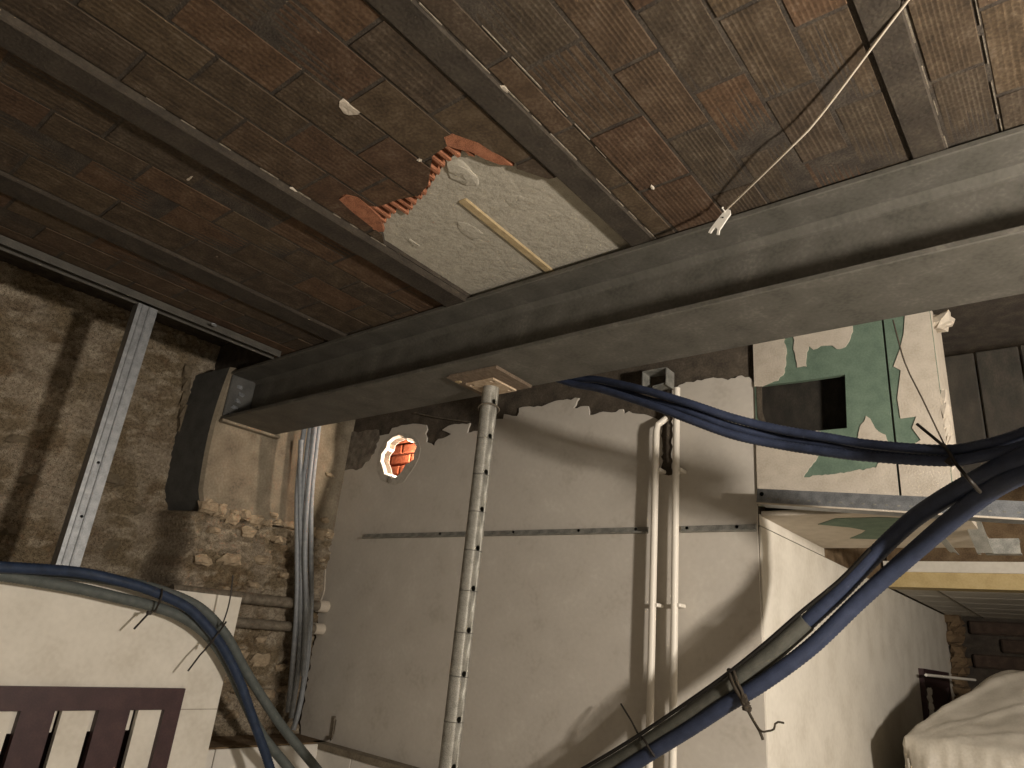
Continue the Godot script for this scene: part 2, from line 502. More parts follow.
func build_ceiling() -> void:
	var c := thing("ceiling", "dark brick ceiling of scored hollow bricks laid in rows between joists", "ceiling", Vector3.ZERO, "", "structure")
	# where the bricks have been broken away above the beam
	var patch_px := [[384, 244], [381, 228], [395, 214], [407, 217], [412, 211], [417, 203], [424, 199], [429, 190], [436, 179], [443, 170], [447, 163], [455, 160], [462, 156], [475, 158], [488, 158], [495, 163], [503, 168], [515, 168], [532, 174], [548, 179], [560, 177], [575, 190], [590, 205]]
	var patch := px_poly_y(patch_px, YC)
	patch.append(Vector2(-0.712, -1.02))
	patch.append(Vector2(-0.712, -1.30))
	patch.append(Vector2(-1.226, -1.30))
	# spalled rim: the lower skin of the brick is gone and the cells lie open
	var rim_px := [[338, 199], [345, 194], [358, 197], [370, 206], [379, 207], [398, 200], [418, 196], [428, 185], [430, 172], [432, 157], [441, 150], [447, 146], [444, 137], [452, 134], [466, 139], [478, 143], [492, 152], [503, 157], [516, 164], [517, 171], [503, 173], [488, 166], [470, 165], [452, 170], [440, 186], [425, 207], [412, 222], [388, 226], [384, 236], [370, 226], [352, 212]]
	var rim := px_poly_y(rim_px, YC)
	# concrete slab above, and the mortar bed with the broken part cut out
	var st := new_st()
	box(st, Vector3(-2.19, YC + 0.036, -1.86), Vector3(2.75, YC + 0.16, 2.4))
	part("slab", st, M.concrete, c)
	st = new_st()
	box(st, Vector3(-2.9, YC + 0.16, -4.7), Vector3(2.75, YC + 0.30, 2.4))
	box(st, Vector3(-2.9, YC + 0.036, -4.7), Vector3(2.75, YC + 0.16, -1.86))
	box(st, Vector3(-2.9, YC + 0.012, -1.86), Vector3(-2.19, YC + 0.16, -1.22))
	part("upper_floor", st, M.mortar, c)
	st = new_st()
	var bed := PackedVector2Array([Vector2(-2.9, 2.4), Vector2(2.75, 2.4), Vector2(2.75, -1.78), Vector2(-2.9, -1.78)])
	# cut along two strips so that every piece is a simple outline
	var cutx := [-2.19, -0.97, 2.75]
	for i in 2:
		var strip := PackedVector2Array([Vector2(cutx[i], 2.4), Vector2(cutx[i + 1], 2.4), Vector2(cutx[i + 1], -1.78), Vector2(cutx[i], -1.78)])
		var hole := Geometry2D.clip_polygons(strip, patch)
		var hole2 := []
		for pc in hole: hole2.append_array(Geometry2D.clip_polygons(pc, rim))
		for pc in hole2:
			prism(st, pc, Vector3(0, YC + 0.0012, 0), Vector3(1, 0, 0), Vector3(0, 0, 1), 0.0345)
	part("mortar_bed", st, M.mortar, c)
	# joists
	for jx in [[-0.142, -0.088, 0.0], [-0.712, -0.652, 0.0], [-1.300, -1.226, 0.012], [-1.845, -1.758, 0.004], [0.415, 0.475, 0.0], [0.99, 1.05, 0.0], [1.56, 1.62, 0.0], [2.13, 2.19, 0.0]]:
		st = new_st()
		obox(st, Vector3((jx[0] + jx[1]) / 2.0, YC - jx[2] / 2.0 + 0.016, 0.31), Vector3(jx[1] - jx[0], 0.04 + jx[2], 4.18), Basis.IDENTITY, 0.003)
		part("joist", st, M.joist, c)
	# thin ribs of mortar beside the joists catch a pale edge
	# brick courses: [x0, x1, position of one end joint, ribs]
	var courses := [
		[-2.19, -2.045, -0.44, 4], [-2.045, -1.94, -0.36, 6], [-1.94, -1.848, -0.46, 6],
		[-1.755, -1.632, -0.42, 7], [-1.632, -1.522, -0.316, 7], [-1.522, -1.424, -0.40, 6], [-1.424, -1.303, -0.49, 7],
		[-1.223, -1.112, -0.44, 7], [-1.112, -1.012, -0.517, 7], [-1.012, -0.912, -0.43, 7], [-0.912, -0.806, -0.52, 7], [-0.806, -0.714, -0.437, 5],
		[-0.650, -0.600, -0.60, 0], [-0.600, -0.485, -0.640, 11], [-0.485, -0.397, -0.723, 9], [-0.397, -0.307, -0.835, 9], [-0.307, -0.222, -0.912, 8], [-0.222, -0.144, -0.80, 8],
		[-0.086, -0.010, -1.012, 9], [-0.010, 0.09, -1.096, 9], [0.09, 0.19, -1.02, 9], [0.19, 0.30, -1.10, 9], [0.30, 0.412, -1.03, 9]]
	var L := 0.19
	var cache := {}
	var far := new_st()
	var any_far := false
	for ci in courses.size():
		var co: Array = courses[ci]
		var w: float = co[1] - co[0] - 0.007
		var cx: float = (co[0] + co[1]) / 2.0
		var z: float = co[2]
		while z < 0.28: z += L
		var zlim := -1.40
		while z > zlim:
			var zc := z - L / 2.0
			z -= L
			var seen := zc < 0.2
			if cx < -2.2 and zc > -0.15: seen = false
			if cx > -0.7 and zc > -0.35: seen = false
			var rect := PackedVector2Array([Vector2(cx - w / 2, zc - L / 2 + 0.004), Vector2(cx + w / 2, zc - L / 2 + 0.004), Vector2(cx + w / 2, zc + L / 2 - 0.004), Vector2(cx - w / 2, zc + L / 2 - 0.004)])
			var hit := Geometry2D.intersect_polygons(rect, patch).size() > 0 or Geometry2D.intersect_polygons(rect, rim).size() > 0
			var mt: Material = M.brick[rng.randi() % M.brick.size()]
			var dy := rng.randf_range(-0.001, 0.001)
			if hit:
				var left := Geometry2D.clip_polygons(rect, patch)
				for pc in left:
					var lower := Geometry2D.clip_polygons(pc, rim)
					for q in lower:
						if q.size() < 3: continue
						var s2 := new_st()
						down_prism(s2, q, YC + dy, YC + 0.030)
						part("brick", s2, mt, c)
				continue
			var key := "%d_%.3f_%d" % [co[3], w, rng.randi() % 2]
			if not cache.has(key): cache[key] = brick_mesh(w, L - 0.008, co[3], key.hash())
			if seen:
				var o := mi("brick", cache[key], mt, c)
				o.position = Vector3(cx, YC + dy, zc)
				o.rotation = Vector3(rng.randf_range(-0.006, 0.006), rng.randf_range(-0.006, 0.006), rng.randf_range(-0.01, 0.01))
			else:
				any_far = true
				far.append_from(cache[key], 0, Transform3D(Basis.IDENTITY, Vector3(cx, YC + dy, zc)))
	# the rest of the ceiling, out of the picture
	var plain := brick_mesh(0.105, L - 0.008, 5, 5)
	for x0 in [-2.13, -2.04, -1.93, -1.69, -1.58, -1.47, -1.36, -1.16, -1.05, -0.94, -0.83, -0.59, -0.48, -0.37, -0.26, -0.03, 0.08, 0.19, 0.30]:
		for k in 11:
			far.append_from(plain, 0, Transform3D(Basis.IDENTITY, Vector3(x0, YC + 0.001, 0.40 + k * L)))
	for x0 in [0.53, 0.64, 0.75, 0.86, 1.11, 1.22, 1.33, 1.44, 1.68, 1.79, 1.90, 2.01, 2.25, 2.36, 2.47]:
		for k in 19:
			far.append_from(plain, 0, Transform3D(Basis.IDENTITY, Vector3(x0, YC + 0.001, -1.15 + k * L)))
	var fo := part("brick_remainder", far, M.brick[1], c)
	fo.set_meta("kind", "stuff")
	# open cells of the broken bricks: orange webs with hollow slots, set above the skin
	var rim_only := Geometry2D.clip_polygons(rim, patch)
	st = new_st()
	for pc in rim_only:
		down_prism(st, pc, YC + 0.016, YC + 0.030)
	part("broken_brick_core", st, M.fresh, c)
	for pc in rim_only:
		# webs run along the bricks
		var x := -1.20
		while x < -0.74:
			var strip := PackedVector2Array([Vector2(x, -0.6), Vector2(x + 0.007, -0.6), Vector2(x + 0.007, -1.0), Vector2(x, -1.0)])
			for q in Geometry2D.intersect_polygons(pc, strip):
				if q.size() < 3: continue
				var s3 := new_st()
				down_prism(s3, q, YC + 0.001 + rng.randf_range(0.0, 0.004), YC + 0.02)
				part("broken_web", s3, M.fresh, c)
			x += 0.024 + rng.randf_range(-0.002, 0.002)
	# two fresh orange faces where only the skin flaked off
	for poly in [[[339, 200], [346, 195], [358, 198], [370, 208], [380, 218], [384, 232], [376, 232], [364, 222], [350, 212]], [[444, 137], [452, 134], [466, 139], [478, 143], [490, 151], [503, 158], [512, 166], [500, 165], [486, 160], [470, 152], [456, 149], [447, 146]]]:
		st = new_st()
		down_prism(st, px_poly_y(poly, YC), YC + 0.0005, YC + 0.02)
		part("broken_brick_face", st, M.fresh, c)
	# concrete left in the hole, with a wooden lath cast into it
	st = new_st()
	down_prism(st, patch, YC + 0.012, YC + 0.04)
	part("concrete_patch", st, M.concrete, c)
	st = new_st()
	for i in 3:
		var gx := rng.randf_range(-1.17, -0.76)
		var gz := rng.randf_range(-1.18, -0.86)
		if Geometry2D.is_point_in_polygon(Vector2(gx, gz), patch):
			lump(st, Vector3(gx, YC + 0.012, gz), Vector3(rng.randf_range(0.008, 0.03), rng.randf_range(0.001, 0.003), rng.randf_range(0.01, 0.04)), 900 + i, 0.3)
	part("rough_concrete", st, M.concrete, c)
	st = new_st()
	lump(st, on_y(462, 172, YC + 0.012), Vector3(0.026, 0.005, 0.045), 41, 0.3)
	part("mortar_lump", st, M.concrete, c)
	st = new_st()
	var la := on_y(459, 205, YC + 0.01)
	obox(st, Vector3(la.x + 0.01, YC + 0.013, la.z - 0.19), Vector3(0.024, 0.010, 0.40), Basis(Vector3.UP, 0.04), 0.003)
	part("lath", st, M.lath, c)
	# crumbs of white plaster still stuck to the ceiling
	for a in [[350, 109, 0.020, 0.014], [293, 190, 0.012, 0.006], [271, 178, 0.010, 0.004], [503, 89, 0.010, 0.008], [420, 160, 0.005, 0.005], [652, 187, 0.008, 0.003], [190, 178, 0.003, 0.01]]:
		var q := on_y(a[0], a[1], YC)
		st = new_st()
		lump(st, q, Vector3(a[3], 0.0025, a[2]), int(a[0]), 0.45)
		part("plaster_crumb", st, M.filler, c)
	# thin pale mortar seams along some joists
	for sx in [[-1.2245, -0.30, -0.90], [-0.650, -0.45, -1.18], [-0.087, -0.80, -1.18], [-0.009, -0.85, -1.18], [-0.599, -0.40, -0.90]]:
		st = new_st()
		var zz: float = sx[1]
		while zz > sx[2]:
			var ln := rng.randf_range(0.02, 0.09)
			obox(st, Vector3(sx[0] + rng.randf_range(-0.001, 0.001), YC + 0.004, zz - ln / 2), Vector3(rng.randf_range(0.001, 0.0026), 0.01, ln), Basis.IDENTITY)
			zz -= ln + rng.randf_range(0.01, 0.07)
		part("mortar_seam", st, M.seam, c)

func down_prism(st: SurfaceTool, poly: PackedVector2Array, y0: float, y1: float) -> void:
	# outline in (x, z), lower face at y0, top at y1
	prism(st, poly, Vector3(0, y0, 0), Vector3(1, 0, 0), Vector3(0, 0, 1), y1 - y0)

# ---- left: recessed rubble wall, stone pier with mortar bearing
func build_left_wall() -> void:
	var w := thing("wall_left", "bare rubble stone wall with crumbling mortar and a pier under the beam", "wall", Vector3.ZERO, "", "structure")
	var n1 := FastNoiseLite.new()
	n1.seed = 5; n1.frequency = 9.0; n1.fractal_octaves = 4
	var n2 := FastNoiseLite.new()
	n2.seed = 9; n2.noise_type = FastNoiseLite.TYPE_CELLULAR; n2.frequency = 11.0
	n2.cellular_return_type = FastNoiseLite.RETURN_DISTANCE2_SUB
	var n3 := FastNoiseLite.new()
	n3.seed = 12; n3.frequency = 3.0; n3.fractal_octaves = 5
	var n4 := FastNoiseLite.new()
	n4.seed = 31; n4.frequency = 40.0; n4.fractal_octaves = 3
	var dz := 0.008
	var nz := int((0.5 + 1.85) / dz)
	var ny := int((YC + 0.17 - 1.10) / dz)
	var P := []
	var Cc := []
	for i in ny + 1:
		var row := PackedVector3Array()
		var cr := PackedColorArray()
		var y := 1.10 + i * dz
		for j in nz + 1:
			var z := 0.5 - j * dz
			var edge := -1.172 + n3.get_noise_2d(y * 2.0, 4.0) * 0.035
			var pier := smoothstep(edge + 0.018, edge - 0.022, z)
			if y > 1.93: pier = 0.0
			var stone := clampf(n2.get_noise_2d(z * 1.1 + n1.get_noise_2d(z, y) * 0.05, y * 2.3 + n1.get_noise_2d(z + 9.0, y) * 0.06) + 1.0, 0.0, 1.0)
			var rough := lerpf(0.4, 1.0, pier)
			var d := n1.get_noise_2d(z, y) * 0.024 * rough + (smoothstep(0.02, 0.35, stone) - 0.6) * 0.022 * rough + n4.get_noise_2d(z, y) * 0.009
			var x := lerpf(XW, XP - 0.012, pier) + d
			x = minf(x, XP + 0.012)
			row.append(Vector3(x, y, z))
			var t := n3.get_noise_2d(z * 1.4 + 7.0, y * 1.4)
			var base := Color(0.245, 0.204, 0.146).lerp(Color(0.365, 0.325, 0.265), smoothstep(-0.25, 0.3, t))
			base = base.lerp(Color(0.16, 0.11, 0.065), smoothstep(0.1, 0.4, -n1.get_noise_2d(z * 0.45 + 3.0, y * 0.6)) * 0.45)
			base = base.lerp(Color(0.52, 0.48, 0.40), smoothstep(0.12, 0.4, n1.get_noise_2d(z * 0.9 + 13.0, y * 1.9)) * 0.55)
			base = base.lerp(Color(0.10, 0.075, 0.05), (1.0 - smoothstep(0.0, 0.09, stone)) * 0.6)
			cr.append(base)
		P.append(row)
		Cc.append(cr)
	var st := new_st()
	st.set_smooth_group(0)
	for i in ny:
		for j in nz:
			for k in [[0, 0], [0, 1], [1, 1], [0, 0], [1, 1], [1, 0]]:
				st.set_color(Cc[i + k[0]][j + k[1]])
				st.add_vertex(P[i + k[0]][j + k[1]])
	st.index()
	st.generate_normals()
	part("rubble_face", st, M.rubble, w)
	st = new_st()
	box(st, Vector3(-2.9, 0, 2.4), Vector3(-2.80, YC + 0.3, -4.7))
	box(st, Vector3(-2.82, 0, 2.4), Vector3(XW - 0.03, YC + 0.03, 0.45))
	part("masonry_core", st, M.brown_wall, w)
	# single stones that stand out of the pier and the wall
	var spots := [[196, 597, 0.026], [204, 560, 0.05], [232, 560, 0.06], [262, 560, 0.045], [285, 575, 0.035], [215, 530, 0.035], [250, 532, 0.05], [280, 540, 0.04], [240, 655, 0.05], [262, 660, 0.06], [281, 668, 0.035], [240, 690, 0.04], [268, 695, 0.05], [232, 715, 0.04], [262, 640, 0.035], [285, 690, 0.03], [325, 520, 0.03], [330, 475, 0.03], [322, 560, 0.025], [255, 585, 0.035], [225, 590, 0.03], [275, 515, 0.03], [236, 512, 0.03]]
	for s in spots:
		var q := on_x(s[0], s[1], XP + 0.005)
		st = new_st()
		var k: float = s[2]
		lump(st, q - Vector3(0.016, 0, 0), Vector3(0.026, k * 0.42, k * 0.75), int(s[0] * 7 + s[1]), 0.22)
		part("stone", st, M.stone, w)
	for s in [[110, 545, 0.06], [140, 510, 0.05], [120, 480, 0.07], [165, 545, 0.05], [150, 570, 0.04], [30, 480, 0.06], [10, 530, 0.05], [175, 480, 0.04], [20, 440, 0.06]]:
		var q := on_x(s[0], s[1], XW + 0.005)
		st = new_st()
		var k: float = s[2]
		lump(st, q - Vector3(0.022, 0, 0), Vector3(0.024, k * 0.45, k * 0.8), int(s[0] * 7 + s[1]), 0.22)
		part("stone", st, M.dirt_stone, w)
	# smooth mortar bearing cast around the beam end, with a trowelled wavy edge
	st = new_st()
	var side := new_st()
	var nn := 16
	var prev0 := Vector3.ZERO
	var prev1 := Vector3.ZERO
	for i in nn + 1:
		var y := lerpf(1.93, YC + 0.01, float(i) / nn)
		var ze := -1.178 + 0.022 * sin((y - 1.95) * 5.5)
		if y < 1.98: ze -= (1.98 - y) * 0.6
		var a := Vector3(XW - 0.03, y, ze + 0.02)
		var b := Vector3(XP - 0.012, y, ze)
		var b2 := Vector3(XP, y, ze - 0.012)
		if i > 0:
			var pa := prev0
			var pb := prev1
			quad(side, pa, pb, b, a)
			quad(st, pb, pb + Vector3(0.012, 0, -0.012), b2, b)
			quad(st, pb + Vector3(0.012, 0, -0.012), Vector3(XP, pb.y, -1.83), Vector3(XP, y, -1.83), b2)
		prev0 = a
		prev1 = b
	quad(st, Vector3(XW, 1.93, -1.16), Vector3(XW, 1.93, -1.83), Vector3(XP, 1.93, -1.83), Vector3(XP, 1.93, -1.215))
	part("bearing_cheek", side, M.grey_mortar, part("mortar_bearing", st, M.pad, w))  # the cheek is a darker grey than the face of the bearing
	# uneven lower edge of the mortar
	for i in 12:
		var z := -1.22 - i * 0.05
		st = new_st()
		lump(st, Vector3(XP - 0.012, 1.935 + rng.randf_range(-0.012, 0.014), z), Vector3(0.022, rng.randf_range(0.012, 0.03), rng.randf_range(0.025, 0.04)), 300 + i, 0.3)
		part("mortar_edge", st, M.stone, w)
	# stained strip of old render beside the bearing
	st = new_st()
	for i in 9:
		lump(st, on_x(187 - i * 1.2, 372 + i * 13, XW + 0.01), Vector3(0.016, 0.03, 0.016), 700 + i, 0.35)
	part("render_edge", st, M.dirt_stone, w)
	# ledge and tiles under the stripped strip
	st = new_st()
	box(st, Vector3(-2.80, 1.10, -1.20), Vector3(-2.27, 1.185, -1.80))
	part("ledge", st, M.brown_wall, w)

# torn edge: cut the sides of a traced outline short and push them about
func ragged(pts: Array, amp: float, step: float, umax: float, sd: int) -> Array:
	var r := RandomNumberGenerator.new()
	r.seed = sd
	var o := []
	for i in pts.size():
		var a := Vector2(pts[i][0], pts[i][1])
		var nx: Array = pts[(i + 1) % pts.size()]
		var b := Vector2(nx[0], nx[1])
		o.append([a.x, a.y])
		if maxf(a.x, b.x) > umax or maxf(a.y, b.y) > 760.0: continue
		var k := int(a.distance_to(b) / step)
		var nn := (b - a).orthogonal().normalized()
		for j in range(1, k):
			var p := a.lerp(b, float(j) / k) + nn * r.randf_range(-amp, amp)
			o.append([p.x, p.y])
	return o

func px_poly_z(pts: Array, z: float) -> PackedVector2Array:
	var o := PackedVector2Array()
	for p in pts:
		var q := on_z(p[0], p[1], z)
		o.append(Vector2(q.x, q.y))
	return o

# ---- back wall: bare base, white plaster coat with a torn edge, broken hole
func build_back_wall() -> void:
	var w := thing("wall_back", "white plastered wall with a torn dark top edge and a broken hole", "wall", Vector3.ZERO, "", "structure")
	var hole_px := [[400, 437], [406, 440], [412, 440.5], [415.5, 447], [413, 453], [412.5, 459], [405, 464], [402, 470], [396, 476], [390, 474], [386, 472.5], [384.5, 466], [382.5, 461], [383.5, 454], [388, 448], [389, 443], [394, 439]]
	var hole := px_poly_z(hole_px, ZB)
	var hole_wide := PackedVector2Array()
	var hm := on_z(399, 456, ZB)
	for p in hole: hole_wide.append(Vector2(hm.x, hm.y) + (p - Vector2(hm.x, hm.y)) * 1.10)
	var hx := on_z(399, 457, ZB).x
	var st := new_st()
	for side in 2:
		var x0 := -2.80 if side == 0 else hx
		var x1 := hx if side == 0 else XR - 0.004
		var rect := PackedVector2Array([Vector2(x0, 0), Vector2(x1, 0), Vector2(x1, YC + 0.03), Vector2(x0, YC + 0.03)])
		for pc in Geometry2D.clip_polygons(rect, hole):
			prism(st, pc, Vector3(0, 0, ZB - 0.007), Vector3(1, 0, 0), Vector3(0, 1, 0), 0.028)
	part("base_coat", st, M.bare, w)
	var pl_px := [[346, 437], [356, 440], [366, 437], [378, 436], [389, 434], [392, 428], [402, 425], [420, 424], [426, 425], [426, 442], [434, 446], [438, 439], [451, 434], [442, 430], [455, 424], [470, 423], [467, 433], [478, 431], [484, 424], [490, 419], [503, 419], [504, 414], [517, 416], [519, 408], [534, 407], [545, 405], [555, 401], [579, 398], [573, 408], [588, 406], [589, 415], [607, 412], [616, 412], [623, 409], [624, 414], [629, 411], [640, 414], [655, 418], [661, 424], [661, 474], [672, 475], [672, 390], [679, 385], [690, 382], [705, 379], [722, 378], [728, 380], [738, 376], [749, 377], [754, 383], [756, 395], [755.5, 425], [757, 455], [757, 524], [767, 768], [775, 960], [330, 960], [299, 740], [302, 715], [306, 690], [312, 655], [316, 634], [320, 600], [324, 560], [329, 530], [332, 505], [338, 484]]
	var pl := px_poly_z(ragged(pl_px, 1.2, 3.5, 754.0, 4), ZB)
	for i in pl.size():
		pl[i].x = minf(pl[i].x, XR)
	var pst := new_st()
	for side in 2:
		var x0 := -2.80 if side == 0 else hx
		var x1 := hx if side == 0 else XR + 0.05
		var rect := PackedVector2Array([Vector2(x0, 0), Vector2(x1, 0), Vector2(x1, 2.6), Vector2(x0, 2.6)])
		for half in Geometry2D.intersect_polygons(pl, rect):
			for pc in Geometry2D.clip_polygons(half, hole_wide):
				prism(pst, pc, Vector3(0, 0, ZB), Vector3(1, 0, 0), Vector3(0, 1, 0), 0.008)
	part("plaster_coat", pst, M.plaster, w)
	# rough filler smeared round the hole
	st = new_st()
	var sm := px_poly_z([[381, 480], [377, 470], [378, 460], [379, 451], [384, 442], [390, 436], [399, 432.5], [410, 434], [418, 440], [421, 449], [419, 458], [415, 466], [409, 475], [404, 482], [396, 485], [389, 484]], ZB)
	var smh := [PackedVector2Array([Vector2(-3, 0), Vector2(hx, 0), Vector2(hx, 3), Vector2(-3, 3)]), PackedVector2Array([Vector2(hx, 0), Vector2(0, 0), Vector2(0, 3), Vector2(hx, 3)])]
	for h in smh:
		for half in Geometry2D.intersect_polygons(sm, h):
			for pc in Geometry2D.clip_polygons(half, hole_wide):
				prism(st, pc, Vector3(0, 0, ZB + 0.002), Vector3(1, 0, 0), Vector3(0, 1, 0), 0.003)
	part("filler_smear", st, M.plaster_grey, w)
	# ragged patch of a darker grey between the corner and the hole
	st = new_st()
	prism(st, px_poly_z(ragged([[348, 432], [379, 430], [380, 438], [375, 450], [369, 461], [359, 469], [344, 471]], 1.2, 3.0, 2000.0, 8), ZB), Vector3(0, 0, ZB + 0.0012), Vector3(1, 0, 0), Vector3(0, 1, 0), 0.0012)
	part("darker_patch", st, M.patch_grey, w)
	# crisp white broken rim of the hole
	st = new_st()
	for i in hole.size():
		var a := hole[i]
		var b := hole[(i + 1) % hole.size()]
		var aw := hole_wide[i]
		var bw := hole_wide[(i + 1) % hole.size()]
		quad(st, Vector3(aw.x, aw.y, ZB + 0.001), Vector3(a.x, a.y, ZB - 0.007), Vector3(b.x, b.y, ZB - 0.007), Vector3(bw.x, bw.y, ZB + 0.001))
		quad(st, Vector3(a.x, a.y, ZB - 0.007), Vector3(a.x, a.y, ZB - 0.036), Vector3(b.x, b.y, ZB - 0.036), Vector3(b.x, b.y, ZB - 0.007))
	part("hole_rim", st, M.hole_white, w)
	st = new_st()
	lump(st, on_z(390, 480, ZB) + Vector3(0, 0, 0.0), Vector3(0.018, 0.014, 0.006), 77, 0.3)
	part("hanging_flake", st, M.smear, w)
	st = new_st()
	prism(st, px_poly_z([[337, 486], [341, 484], [339, 496], [335, 505], [334, 522], [330, 535], [329, 552], [326, 566], [325, 590], [322, 600], [319, 600], [322, 575], [321, 566], [325, 548], [325, 530], [329, 520], [329, 506], [333, 498]], ZB), Vector3(0, 0, ZB + 0.004), Vector3(1, 0, 0), Vector3(0, 1, 0), 0.004)
	part("filler_edge", st, M.filler, w)
	# brick leaf behind the hole, lit by an added hidden bulb
	var hc := on_z(399, 457, ZB)
	for r in 6:
		for k in 4:
			st = new_st()
			var off := 0.06 if r % 2 == 1 else 0.0
			obox(st, Vector3(hc.x - 0.27 + k * 0.125 + off, hc.y - 0.12 + r * 0.046, ZB - 0.105), Vector3(0.117, 0.038, 0.05), Basis.IDENTITY, 0.004)
			part("cavity_brick", st, M.cavity_brick, w)
	st = new_st()
	box(st, Vector3(hc.x - 0.40, hc.y - 0.17, ZB - 0.118), Vector3(hc.x + 0.30, hc.y + 0.19, ZB - 0.20))
	box(st, Vector3(hc.x - 0.40, hc.y - 0.17, ZB - 0.034), Vector3(hc.x - 0.37, hc.y + 0.19, ZB - 0.16))
	box(st, Vector3(hc.x + 0.30, hc.y - 0.17, ZB - 0.034), Vector3(hc.x + 0.27, hc.y + 0.19, ZB - 0.16))
	box(st, Vector3(hc.x - 0.40, hc.y - 0.17, ZB - 0.034), Vector3(hc.x + 0.30, hc.y - 0.15, ZB - 0.16))
	box(st, Vector3(hc.x - 0.40, hc.y + 0.17, ZB - 0.034), Vector3(hc.x + 0.30, hc.y + 0.19, ZB - 0.16))
	part("added_cavity_box", st, M.filler, w)  # unseen box added so that no light leaks out of the cavity
	bulb_lamp("added_cavity_bulb", Vector3(hc.x + 0.085, hc.y + 0.02, ZB - 0.058), 0.012, 0.2, Color(1.0, 0.93, 0.84), "small hidden bulb added in the wall cavity to light the broken hole", false)  # unseen bulb added to brighten the rim and the bricks
	# tiled dado with a ledge on top
	st = new_st()
	box(st, Vector3(-2.30, 1.165, ZB), Vector3(XR - 0.02, 1.185, ZB + 0.045))
	part("ledge", st, M.pad, w)
	st = new_st()
	box(st, Vector3(-2.275, 0, ZB), Vector3(XR - 0.02, 1.165, ZB + 0.035))
	part("dado_bed", st, M.filler, w)
	var tm := new_st()
	obox(tm, Vector3.ZERO, Vector3(0.197, 0.197, 0.008), Basis.IDENTITY, 0.002)
	var tmesh := tm.commit()
	for i in 8:
		for r in 2:
			var o := mi("tile", tmesh, M.tile, w)
			o.position = Vector3(-2.17 + i * 0.2, 1.165 - 0.1 - r * 0.2, ZB + 0.038)
	for i in 3:
		for r in 2:
			var o := mi("tile", tmesh, M.tile, w)
			o.rotation.y = PI / 2
			o.position = Vector3(-2.265, 1.182 - 0.1 - r * 0.2, -1.64 + i * 0.2)

